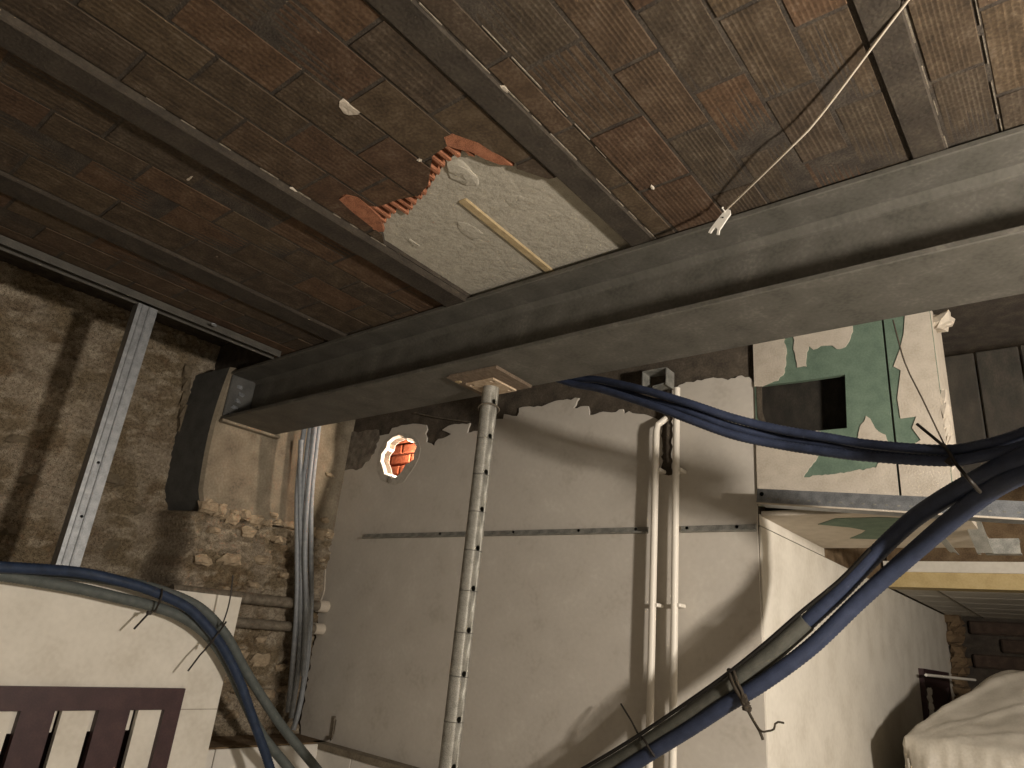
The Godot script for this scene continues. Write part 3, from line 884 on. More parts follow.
# ---- right: passage with its side wall, lintel, low ceiling, far brick wall
func build_passage() -> void:
	var w := thing("wall_passage", "white plastered side wall of the passage beyond the corner", "wall", Vector3.ZERO, "", "structure")
	var st := new_st()
	box(st, Vector3(XR, 0, ZB - 0.0081), Vector3(XR - 0.10, 1.934, -4.6))
	box(st, Vector3(XR - 0.001, 1.937, ZB - 0.0081), Vector3(XR - 0.10, 1.966, -2.34))
	part("plaster_face", st, M.plaster_white, w)
	st = new_st()
	box(st, Vector3(XR - 0.012, 1.934, ZB - 0.01), Vector3(XR - 0.10, YC + 0.05, -4.6))
	part("bare_upper_wall", st, M.brown_wall, w)
	# small maroon window in the side wall
	var win := thing("window_2", "small maroon window with a bright lace edge in the passage wall", "window", Vector3.ZERO, "", "structure")
	var za := on_x(918, 668, XR).z
	var zb := za - 0.62
	var yt := on_x(918, 668, XR).y
	st = new_st()
	box(st, Vector3(XR - 0.01, yt, za), Vector3(XR + 0.02, yt - 0.07, zb))
	box(st, Vector3(XR - 0.01, yt - 0.07, za), Vector3(XR + 0.02, yt - 0.7, za - 0.05))
	box(st, Vector3(XR - 0.01, yt - 0.07, zb), Vector3(XR + 0.02, yt - 0.7, zb + 0.06))
	box(st, Vector3(XR - 0.01, yt - 0.63, za), Vector3(XR + 0.02, yt - 0.7, zb))
	part("window_frame", st, M.maroon, win)
	st = new_st()
	box(st, Vector3(XR, yt - 0.07, za - 0.14), Vector3(XR + 0.012, yt - 0.63, zb + 0.06))
	part("shutter", st, M.maroon, win)
	for i in 14:
		st = new_st()
		lump(st, Vector3(XR + 0.022, yt - 0.09 - i * 0.03, on_x(923.5, 690, XR).z), Vector3(0.004, 0.016, 0.055), 50 + i, 0.3)
		part("lace_strip", st, M.hole_white, win)
	# curtain rod
	st = new_st()
	tube(st, [on_x(926, 675, XR + 0.05), on_z(975, 680, -4.1)], 0.006, 8)
	solo("curtain_rod", st, M.white_plastic, "thin white rod in front of the small maroon window", "rod")
	# lintel over the passage: white strip over a yellow board
	var zl := -3.14
	var y0 := on_z(960, 588.5, zl).y
	var y1 := on_z(960, 573, zl).y
	var y2 := on_z(960, 562, zl).y
	st = new_st()
	box(st, Vector3(XR, y0, zl), Vector3(1.6, y1, zl - 0.10))
	solo("lintel_board", st, M.yellow, "yellow painted board across the passage under a white strip", "board")
	st = new_st()
	box(st, Vector3(XR, y1, zl + 0.012), Vector3(1.6, y2, zl - 0.10))
	solo("white_batten", st, M.plaster_white, "white batten lying along the top of the yellow board", "batten")
	st = new_st()
	box(st, Vector3(XR, y2, zl - 0.06), Vector3(1.6, YC + 0.05, zl - 0.16))
	tag(part("wall_lintel", st, M.brown_wall, self), "brown bare wall above the yellow board", "wall", "", "structure")
	# low ceiling of boards beyond
	var cl := thing("ceiling_passage", "low white board ceiling of the passage", "ceiling", Vector3.ZERO, "", "structure")
	for i in 6:
		st = new_st()
		var z0 := zl - 0.10 - i * 0.235
		obox(st, Vector3(-0.575, y0 + 0.012, z0 - 0.115), Vector3(0.152, 0.02, 0.228), Basis.IDENTITY, 0.004)
		part("board", st, M.plaster_white, cl)
		st = new_st()
		obox(st, Vector3(0.552, y0 + 0.010, z0 - 0.115), Vector3(2.09, 0.02, 0.228), Basis.IDENTITY, 0.004)
		part("board", st, M.plaster_white, cl)
	st = new_st()
	box(st, Vector3(XR, y0 + 0.02, zl - 0.1), Vector3(1.6, y0 + 0.06, -4.65))
	part("backing", st, M.brown_wall, cl)
	# far wall of dark bricks, with a rough stone jamb
	var fw := thing("wall_far", "dark brown brick wall at the end of the passage", "wall", Vector3.ZERO, "", "structure")
	var zf := -4.5
	st = new_st()
	box(st, Vector3(-0.8, 0, zf - 0.03), Vector3(1.7, YC + 0.05, zf - 0.15))
	part("mortar_bed", st, M.mortar, fw)
	for r in 10:
		for k in 6:
			st = new_st()
			var off := 0.13 if r % 2 == 1 else 0.0
			obox(st, Vector3(-0.42 + k * 0.29 + off, y0 - 0.05 - r * 0.082, zf - 0.02), Vector3(0.278, 0.068, 0.06), Basis(Vector3(0, 0, 1), rng.randf_range(-0.02, 0.02)), 0.008)
			part("brick", st, M.dark_brick, fw)
	for i in 12:
		st = new_st()
		lump(st, Vector3(-0.625 + rng.randf_range(-0.02, 0.02), y0 - 0.02 - i * 0.05, zf + 0.03), Vector3(rng.randf_range(0.035, 0.06), 0.034, 0.06), 400 + i, 0.4)
		part("stone", st, M.brown_wall, fw)
	# dark recess with old boards to the right of the boxed bulkhead
	var rc := thing("wall_recess", "dark recess lined with old upright boards right of the boxed panel", "wall", Vector3.ZERO, "", "structure")
	var zr := -1.95
	var yt2 := on_z(985, 352, zr).y
	var yb2 := on_z(985, 474, zr).y
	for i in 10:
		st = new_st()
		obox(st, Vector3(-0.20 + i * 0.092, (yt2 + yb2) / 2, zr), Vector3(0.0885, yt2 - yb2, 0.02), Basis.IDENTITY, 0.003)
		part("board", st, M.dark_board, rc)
	st = new_st()
	box(st, Vector3(-0.66, yb2, zr - 0.02), Vector3(1.6, yt2 - 0.01, zr - 0.06))
	part("backing", st, M.brown_wall, rc)
	st = new_st()
	lump(st, on_z(942, 322, -1.84), Vector3(0.028, 0.022, 0.03), 3, 0.3)
	part("mortar_lump", st, M.filler, rc)

func build_room_shell() -> void:
	var st := new_st()
	box(st, Vector3(-2.9, -0.12, 2.5), Vector3(2.8, 0, -4.7))
	tag(part("floor", st, M.floor, self), "dusty grey concrete floor of the room", "floor", "", "structure")
	st = new_st()
	box(st, Vector3(2.65, 0, 2.5), Vector3(2.78, YC + 0.15, -4.7))
	tag(part("wall_right", st, M.plaster, self), "plain plastered wall opposite the stone wall", "wall", "", "structure")
	st = new_st()
	box(st, Vector3(-2.9, 0, 2.36), Vector3(2.78, YC + 0.15, 2.5))
	tag(part("wall_front", st, M.plaster, self), "plain plastered wall facing the broken hole", "wall", "", "structure")
	st = new_st()
	box(st, Vector3(1.6, 0, ZB), Vector3(2.78, YC + 0.15, ZB - 0.1))
	box(st, Vector3(1.6, 0, ZB - 0.1), Vector3(1.7, YC + 0.15, -4.7))
	tag(part("wall_passage_side", st, M.plaster, self), "plastered wall on the other side of the passage", "wall", "", "structure")

# ---- steel beam
func build_beam() -> void:
	var b := thing("steel_beam", "grey painted steel I-beam carried by the stone pier under the brick ceiling", "beam", Vector3(-2.46, YB, -1.291))
	var x0 := XP - 0.18
	var x1 := 2.66
	var yt := 2.464
	var zc := (ZF + ZBK) / 2.0
	var st := new_st()
	obox(st, Vector3((x0 + x1) / 2, YB + 0.0065, zc), Vector3(x1 - x0, 0.013, ZF - ZBK), Basis.IDENTITY, 0.002)
	part("bottom_flange", st, M.steel, b)
	st = new_st()
	obox(st, Vector3((x0 + x1) / 2, yt - 0.0065, zc), Vector3(x1 - x0, 0.013, ZF - ZBK), Basis.IDENTITY, 0.002)
	part("top_flange", st, M.steel, b)
	# web with rolled fillets
	st = new_st()
	var prof := PackedVector2Array()
	var r := 0.018
	var hw := 0.005
	for s in [1, -1]:
		for i in 7:
			var a := PI / 2 * i / 6.0
			if s == 1: prof.append(Vector2(hw + r - r * sin(a), YB + 0.013 + r - r * cos(a)))
			else: prof.append(Vector2(-(hw + r - r * cos(a)), yt - 0.013 - r + r * sin(a)))
		for i in 7:
			var a := PI / 2 * i / 6.0
			if s == 1: prof.append(Vector2(hw + r - r * cos(a), yt - 0.013 - r + r * sin(a)))
			else: prof.append(Vector2(-(hw + r - r * sin(a)), YB + 0.013 + r - r * cos(a)))
	# extrude along x with smooth-looking facets
	for i in prof.size():
		var a := prof[i]
		var c := prof[(i + 1) % prof.size()]
		quad(st, Vector3(x0, a.y, zc + a.x), Vector3(x1, a.y, zc + a.x), Vector3(x1, c.y, zc + c.x), Vector3(x0, c.y, zc + c.x))
	part("web", st, M.steel, b)
	# grout packed between the flanges at the bearing, and mortar under it
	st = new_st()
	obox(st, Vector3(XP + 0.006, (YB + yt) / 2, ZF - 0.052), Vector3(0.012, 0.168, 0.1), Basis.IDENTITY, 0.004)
	part("bearing_grout", st, M.grey_mortar, b)
	for i in 5:
		st = new_st()
		lump(st, Vector3(XP + 0.012, YB + 0.03 + i * 0.028, ZF - 0.04 + rng.randf_range(-0.012, 0.012)), Vector3(0.004, 0.008, 0.012), 61 + i, 0.4)
		part("weld_spatter", st, M.galv, b)
	st = new_st()
	obox(st, Vector3(XP + 0.014, YB - 0.005, zc - 0.01), Vector3(0.03, 0.012, 0.25), Basis(Vector3(0, 0, 1), 0.06), 0.003)
	part("bearing_mortar", st, M.pad, b)

# ---- adjustable prop
func build_prop() -> void:
	var ax := -1.239
	var az := -1.335
	var t := thing("steel_prop", "galvanised telescopic steel prop with pin holes standing under the beam", "prop", Vector3(ax, 0, az))
	var ty := YB - 0.008 - 0.005
	# inner tube with drilled holes
	var cs := CSGCombiner3D.new()
	cs.name = "inner_tube"
	var o := CSGCylinder3D.new()
	o.radius = 0.0235; o.height = 1.35; o.sides = 24
	o.position = Vector3(0, ty - 0.675, 0)
	cs.add_child(o)
	var i2 := CSGCylinder3D.new()
	i2.radius = 0.020; i2.height = 1.36; i2.sides = 24
	i2.operation = CSGShape3D.OPERATION_SUBTRACTION
	i2.position = o.position
	cs.add_child(i2)
	for k in 12:
		var h := CSGCylinder3D.new()
		h.radius = 0.0068; h.height = 0.09; h.sides = 12
		h.operation = CSGShape3D.OPERATION_SUBTRACTION
		h.position = Vector3(0, ty - 0.045 - k * 0.1, 0)
		h.rotation = Vector3(PI / 2, deg_to_rad(76), 0)
		cs.add_child(h)
	cs.material_override = M.prop
	t.add_child(cs)
	# faint rings between the holes
	for k in 11:
		var st := new_st()
		lathe(st, [Vector2(0.0234, -0.0008), Vector2(0.0238, 0.0), Vector2(0.0234, 0.0008)], Vector3(0, ty - 0.052 - k * 0.1, 0), Vector3.UP, 24)
		mi("score_ring", st.commit(), M.prop, cs)
	var st2 := new_st()
	lathe(st2, [Vector2(0.024, 1.02), Vector2(0.0285, 1.02), Vector2(0.0285, 0.01), Vector2(0.024, 0.01)], Vector3.ZERO, Vector3.UP, 24)
	mi("outer_tube", st2.commit(), M.prop, t)
	st2 = new_st()
	lathe(st2, [Vector2(0.0285, 0.90), Vector2(0.042, 0.90), Vector2(0.042, 0.95), Vector2(0.0285, 0.95)], Vector3.ZERO, Vector3.UP, 24)
	mi("adjusting_collar", st2.commit(), M.iron, t)
	# loop of wire pushed up under the head
	var ring := []
	for k in 29:
		var a := TAU * k / 28.0
		ring.append(Vector3(cos(a) * 0.029, ty - 0.062 + sin(a + 0.6) * 0.006, sin(a) * 0.029))
	st2 = new_st()
	tube(st2, ring, 0.0022, 6, false)
	mi("wire_ring", st2.commit(), M.iron, t)
	# head plate with four bolt holes
	var hp := CSGCombiner3D.new()
	hp.name = "head_plate"
	var b := CSGBox3D.new()
	b.size = Vector3(0.102, 0.005, 0.102)
	b.position = Vector3(0, ty + 0.0025, 0)
	hp.add_child(b)
	for sx in [-1, 1]:
		for sz in [-1, 1]:
			var h := CSGCylinder3D.new()
			h.radius = 0.007; h.height = 0.03; h.sides = 10
			h.operation = CSGShape3D.OPERATION_SUBTRACTION
			h.position = Vector3(sx * 0.038, ty, sz * 0.038)
			hp.add_child(h)
	hp.material_override = M.prop_plate
	t.add_child(hp)
	st2 = new_st()
	obox(st2, Vector3(0, 0.004, 0), Vector3(0.12, 0.008, 0.12), Basis.IDENTITY, 0.001)
	mi("base_plate", st2.commit(), M.prop_plate, t)
	# plywood packer between prop and beam
	var pk := thing("plywood_packer", "small square of worn plywood clamped between prop head and beam", "packer", Vector3(ax, YB - 0.008, az))
	st2 = new_st()
	for l in 3:
		obox(st2, Vector3(ax + 0.012 + 0.003 * l, YB - 0.0067 + l * 0.0026, az + 0.024), Vector3(0.178 - l * 0.004, 0.0026, 0.160), Basis(Vector3.UP, 0.03), 0.0008)
	part("ply_sheet", st2, M.ply, pk)
	st2 = new_st()
	lump(st2, on_y(459, 382, YB - 0.009), Vector3(0.012, 0.003, 0.008), 9, 0.3)
	part("splinter", st2, M.lath, pk)

# ---- thin metal drywall profiles
func c_profile(st: SurfaceTool, a: Vector3, b: Vector3, wdir: Vector3, ddir: Vector3, w: float, d: float, th := 0.0012, lip := 0.006) -> void:
	# web on the side of -ddir; flanges run along ddir
	var ln := a.distance_to(b)
	var ldir := (b - a) / ln
	var mid := (a + b) / 2.0
	var bs := Basis(wdir, ldir, ddir)
	obox(st, mid, Vector3(w, ln, th), bs)
	for s in [-1, 1]:
		obox(st, mid + wdir * s * (w / 2 - th / 2) + ddir * d / 2, Vector3(th, ln, d), bs)
		if lip > 0: obox(st, mid + wdir * s * (w / 2 - lip / 2) + ddir * (d - th / 2), Vector3(lip, ln, th), bs)

func build_studs() -> void:
	# upright stud: its web faces the room, one fold runs down it
	var p0 := on_x(67.5, 566, -2.10)
	var z := -0.704
	var s := thing("metal_stud", "upright galvanised metal stud standing on the white half wall", "stud", Vector3(-2.10, 1.645, z))
	var st := new_st()
	c_profile(st, Vector3(-2.10, 1.645, z), Vector3(-2.10, YC - 0.032, z), Vector3(0, 0, -1), Vector3(-1, 0, 0), 0.058, 0.04)
	var chn := part("channel", st, M.galv, s)
	st = new_st()
	obox(st, Vector3(-2.0985, (1.645 + YC) / 2 - 0.016, z - 0.004), Vector3(0.004, YC - 1.645 - 0.034, 0.005), Basis.IDENTITY, 0.0015)
	obox(st, Vector3(-2.0985, (1.645 + YC) / 2 - 0.016, z + 0.016), Vector3(0.003, YC - 1.645 - 0.034, 0.004), Basis.IDENTITY, 0.0012)
	part("stiffening_rib", st, M.galv, chn)
	for y in [1.80, 1.95]:
		st = new_st()
		lathe(st, [Vector2(0.004, 0), Vector2(0.003, 0.002), Vector2(0.0005, 0.0025)], Vector3(-2.0985, y, z + 0.004), Vector3(1, 0, 0), 10)
		part("screw", st, M.iron, chn)
	# ceiling track
	var t := thing("ceiling_track", "dull metal drywall track fixed along the brick ceiling above the stud", "track", Vector3(-2.10, YC, -0.7))
	st = new_st()
	c_profile(st, Vector3(-2.115, YC - 0.004, 0.6), Vector3(-2.115, YC - 0.004, -1.16), Vector3(1, 0, 0), Vector3(0, -1, 0), 0.042, 0.022, 0.0015, 0.0)
	part("channel", st, M.dark_steel, t)
	st = new_st()
	lump(st, on_y(214, 325, YC - 0.02), Vector3(0.006, 0.004, 0.012), 8, 0.3)
	part("screw", st, M.galv, t)
	st = new_st()
	var zz := 0.2
	while zz > -0.72:
		var l := rng.randf_range(0.03, 0.08)
		lump(st, Vector3(-2.175 + rng.randf_range(-0.004, 0.004), YC - 0.006, zz), Vector3(0.012, 0.008, l * 0.7), int(zz * 1000) + 5000, 0.3)
		zz -= l
	part("mortar_line", st, M.joist, t)

# ---- white half wall and its maroon barred window
func build_half_wall() -> void:
	var w := thing("wall_half", "white painted half wall with a maroon slatted window under the blue hose", "wall", Vector3.ZERO, "", "structure")
	var zr := -1.232
	var yt := 1.642
	var fa := on_x(183.5, 688, XH)      # outer corner of the window frame
	var f_t := fa.y
	var f_r := fa.z
	var f_l := 0.35
	var f_b := 0.55
	var st := new_st()
	# four pieces round the window opening
	box(st, Vector3(XH, f_t - 0.02, 2.36), Vector3(XH - 0.12, yt, zr))
	box(st, Vector3(XH, 0, f_r + 0.02), Vector3(XH - 0.12, f_t - 0.02, zr))
	box(st, Vector3(XH, 0, 2.36), Vector3(XH - 0.12, f_t - 0.02, f_l))
	box(st, Vector3(XH, 0, f_l), Vector3(XH - 0.12, f_b, f_r + 0.02))
	part("plaster_face", st, M.plaster_white, w)
	st = new_st()
	obox(st, Vector3(XH + 0.0008, 1.318, -1.172), Vector3(0.0008, 0.002, 0.12), Basis.IDENTITY)
	part("plaster_joint", st, M.smear, w)
	var win := thing("window_1", "maroon framed window with upright maroon bars and white slats", "window", Vector3.ZERO, "", "structure")
	st = new_st()
	var fw := 0.056
	box(st, Vector3(XH - 0.03, f_t, f_l), Vector3(XH + 0.014, f_t - fw, f_r))
	part("top_rail", st, M.maroon, win)
	st = new_st()
	box(st, Vector3(XH - 0.03, f_t - fw, f_r + 0.047), Vector3(XH + 0.014, f_b, f_r))
	part("right_stile", st, M.maroon, win)
	st = new_st()
	box(st, Vector3(XH - 0.03, f_t - fw, f_l), Vector3(XH + 0.014, f_b, f_l - 0.047))
	part("left_stile", st, M.maroon, win)
	st = new_st()
	box(st, Vector3(XH - 0.03, f_b, f_l - 0.047), Vector3(XH + 0.014, f_b + fw, f_r + 0.047))
	part("bottom_rail", st, M.maroon, win)
	# bars and slats along z
	var yy := f_t - fw
	var zs := []
	for u in [162.5, 138.0, 128.5, 97.5, 92.0, 62.0, 53.5, 19.5, 13.0, -22.0, -30.0, -66.0]:
		zs.append(on_x(u, 712, XH - 0.005).z)
	for i in 3:
		st = new_st()
		box(st, Vector3(XH - 0.022, yy, zs[i * 4]), Vector3(XH - 0.004, f_b, zs[i * 4 + 1]))
		part("white_slat", st, M.plaster_white, win)
		st = new_st()
		box(st, Vector3(XH - 0.018, yy, zs[i * 4 + 2]), Vector3(XH + 0.004, f_b, zs[i * 4 + 3]))
		part("maroon_bar", st, M.maroon, win)
	st = new_st()
	box(st, Vector3(XH - 0.10, f_t, f_l), Vector3(XH - 0.115, f_b, f_r))
	part("back_panel", st, M.maroon, win)
	for i in 3:
		st = new_st()
		box(st, Vector3(XH - 0.020, yy, zs[i * 4 + 1] + 0.006), Vector3(XH - 0.03, yy - 0.055, zs[i * 4 + 2]))
		box(st, Vector3(XH - 0.020, yy, zs[i * 4 + 3]), Vector3(XH - 0.03, yy - 0.055, zs[i * 4 + 3] + 0.02))
		part("upper_lip", st, M.plaster_white, win)

# ---- rigid pipes and conduits
func build_pipes() -> void:
	# two iron pipes leaving the stone wall towards the corner
	for a in [[320.0, 606.0, 0.020, "upper rusty iron pipe running along the stone pier into the corner"], [320.0, 629.0, 0.018, "lower rusty iron pipe running along the stone pier into the corner"]]:
		var e := on_x(a[0], a[1], XP + 0.045)
		var y: float = e.y
		var t := thing("iron_pipe", a[3], "pipe", Vector3(XP + 0.045, y, -1.5), "iron pipes on the stone pier")
		var st := new_st()
		tube(st, [Vector3(XP + 0.045, y - 0.004, -1.14), Vector3(XP + 0.045, y, -1.776)], a[2] as float, 14)
		part("tube", st, M.iron, t)
		st = new_st()
		tube(st, [Vector3(XP + 0.045, y, -1.735), Vector3(XP + 0.045, y, -1.779)], (a[2] as float) + 0.004, 14)
		part("mortar_collar", st, M.filler, t)
	# grey conduits that come down in the corner
	var runs := [
		[[303, 425], [298, 480], [297, 540], [297, 600], [293, 660], [288, 712]],
		[[309, 425], [304, 480], [302, 540], [301, 600], [299, 660], [291, 718]],
		[[313, 425], [308, 490], [305, 550], [306, 610], [303, 676]],
		[[317, 425], [312, 490], [311, 550], [311, 610], [306, 670], [295, 722]],
		[[301, 440], [300, 480], [301, 540], [307, 600], [308, 640], [301, 700], [293, 730]]]
	var words := ["first, against the stone", "second, ending low in the corner", "third, cut off above the ledge", "fourth, beside the white plaster", "fifth, crossing over the others"]
	for i in runs.size():
		var c := []
		for k in runs[i].size():
			var p: Array = runs[i][k]
			var xx := XP + 0.085 + 0.012 * (i % 3)
			if i == 2: xx += 0.012
			c.append(on_x(p[0], p[1], xx))
		if i != 4: c[0] = c[0] + Vector3(0, 0.10, 0)
		var st := new_st()
		tube(st, spline(c, 0.03), 0.0095, 10)
		solo("grey_conduit", st, M.grey_conduit, "grey plastic conduit in the corner behind the beam, %s" % words[i], "conduit", "grey conduits in the corner")
	# two white pipes on the back wall
	var tops := [425.0, 388.0]
	var us := [[656.5, 425.0], [676.0, 470.0]]
	var lab := ["white pipe on the plastered wall, with its upper end bent aside", "white pipe on the plastered wall, reaching up to the metal bracket"]
	for i in 2:
		var top := on_z(us[i][0] + (0.0 if i == 0 else 1.5), tops[i], ZB + 0.034)
		var x := on_z(us[i][0], us[i][1], ZB + 0.034).x
		var t := thing("white_pipe", lab[i], "pipe", Vector3(x, 1.19, ZB + 0.034), "white pipes on the back wall")
		var st := new_st()
		var pts := [Vector3(x, 1.186, ZB + 0.034), Vector3(x, top.y - 0.02, ZB + 0.034)]
		if i == 0: pts.append_array([Vector3(x + 0.004, top.y, ZB + 0.034), Vector3(x + 0.025, top.y + 0.022, ZB + 0.02)])
		else: pts.append(Vector3(x, top.y, ZB + 0.034))
		tube(st, pts, 0.0098, 12)
		part("tube", st, M.white_pipe, t)
		for v in [[470.0], [605.0]]:
			var q := on_z(us[i][0], v[0], ZB + 0.034)
			st = new_st()
			obox(st, Vector3(x + 0.004, q.y, ZB + 0.02), Vector3(0.028, 0.010, 0.036), Basis.IDENTITY, 0.002)
			part("clip", st, M.white_pipe, t)
	# little open metal bracket above the pipes
	var b := thing("metal_bracket", "small open metal box bracket under the beam above the white pipes", "bracket", on_z(654, 380, ZB + 0.03))
	var c0 := on_z(643, 389, ZB + 0.05)
	var c1 := on_z(667, 368, ZB + 0.05)
	var st3 := new_st()
	obox(st3, Vector3(c0.x, (c0.y + c1.y) / 2, ZB + 0.03), Vector3(0.003, c1.y - c0.y, 0.05), Basis.IDENTITY)
	obox(st3, Vector3(c1.x, (c0.y + c1.y) / 2, ZB + 0.03), Vector3(0.003, c1.y - c0.y, 0.05), Basis.IDENTITY)
	obox(st3, Vector3((c0.x + c1.x) / 2, c1.y, ZB + 0.03), Vector3(c1.x - c0.x, 0.003, 0.05), Basis.IDENTITY)
	part("frame", st3, M.galv_dull, b)
	st3 = new_st()
	obox(st3, Vector3((c0.x + c1.x) / 2 + 0.012, c0.y + 0.004, ZB + 0.03), Vector3(0.04, 0.006, 0.04), Basis(Vector3(0, 0, 1), 0.1))
	part("tab", st3, M.galv_dull, b)

# ---- flexible hoses
func hose(n: String, ctrl: Array, r: float, m: Material, label: String, group: String, wob := 0.0006) -> Node3D:
	var st := new_st()
	tube(st, spline(ctrl, 0.0045), r, 12, true, wob)
	return solo(n, st, m, label, "hose", group)

func build_left_bundle() -> void:
	var g := "hoses on the white half wall"
	var X := XH + 0.055
	var pts := func(px: Array, xx: float) -> Array:
		var o := []
		for p in px: o.append(on_x(p[0], p[1], xx + (p[2] if p.size() > 2 else 0.0)))
		return o
	hose("flexible_hose", pts.call([[-140, 560, 0.06], [-60, 564, 0.05], [0, 567, 0.03], [76, 572], [120, 581], [152, 591], [185, 606], [204, 623], [223, 648], [240, 682], [254, 722], [270, 768], [280, 810]], X + 0.03), 0.0135, M.blue_dark, "dark blue hose bending down across the white half wall", g)
	hose("flexible_hose", pts.call([[-140, 570, 0.04], [-60, 573, 0.03], [0, 575, 0.02], [76, 588], [120, 598], [152, 606], [180, 616], [206, 634], [226, 661], [244, 700], [262, 735], [290, 770], [310, 800]], X), 0.0145, M.grey_hose, "grey hose under the dark blue one across the white half wall", g)
	hose("flexible_hose", pts.call([[-140, 562, -0.02], [-60, 566, -0.02], [0, 569, -0.02], [76, 575, -0.01], [130, 583], [165, 592], [200, 608], [225, 634], [244, 668], [262, 697], [284, 729], [316, 768], [340, 800]], X - 0.012), 0.0145, M.grey_hose, "grey hose behind the dark blue one, swinging furthest into the corner", g)
	# cable ties
	var t := thing("cable_tie", "black cable tie with one short tail on the level run of the hoses", "cable tie", on_x(160, 600, X), "ties on the left hoses")
	var st := new_st()
	tube(st, spline([on_x(162, 589, X + 0.04), on_x(161, 598, X + 0.052), on_x(157, 607, X + 0.04), on_x(155, 612, X + 0.03)], 0.004), 0.003, 6)
	part("strap", st, M.tie, t)
	st = new_st()
	tube(st, [on_x(156, 610, X + 0.035), on_x(148, 614, X + 0.04), on_x(134, 629, X + 0.045)], 0.0028, 6)
	part("tail", st, M.tie, t)
	st = new_st()
	obox(st, on_x(149, 613, X + 0.038), Vector3(0.008, 0.01, 0.012), Basis.IDENTITY, 0.001)
	part("lock", st, M.tie, t)
	t = thing("cable_tie", "black cable tie with two long crossed tails where the hoses turn down", "cable tie", on_x(216, 636, X), "ties on the left hoses")
	st = new_st()
	tube(st, spline([on_x(226, 622, X + 0.03), on_x(219, 632, X + 0.05), on_x(212, 641, X + 0.045), on_x(206, 648, X + 0.02)], 0.004), 0.003, 6)
	part("strap", st, M.tie, t)
	st = new_st()
	tube(st, spline([on_x(222, 626, X + 0.04), on_x(228, 608, X + 0.05), on_x(231, 592, X + 0.05), on_x(233, 575, X + 0.05)], 0.01), 0.0024, 6)
	part("tail", st, M.tie, t)
	st = new_st()
	tube(st, [on_x(214, 640, X + 0.045), on_x(200, 655, X + 0.05), on_x(188, 671, X + 0.055)], 0.0024, 6)
	part("tail", st, M.tie, t)

func zpts(px: Array) -> Array:       # [u, v, distance in front of the back wall]
	var o := []
	for p in px: o.append(on_z(p[0], p[1], ZB + p[2]))
	return o

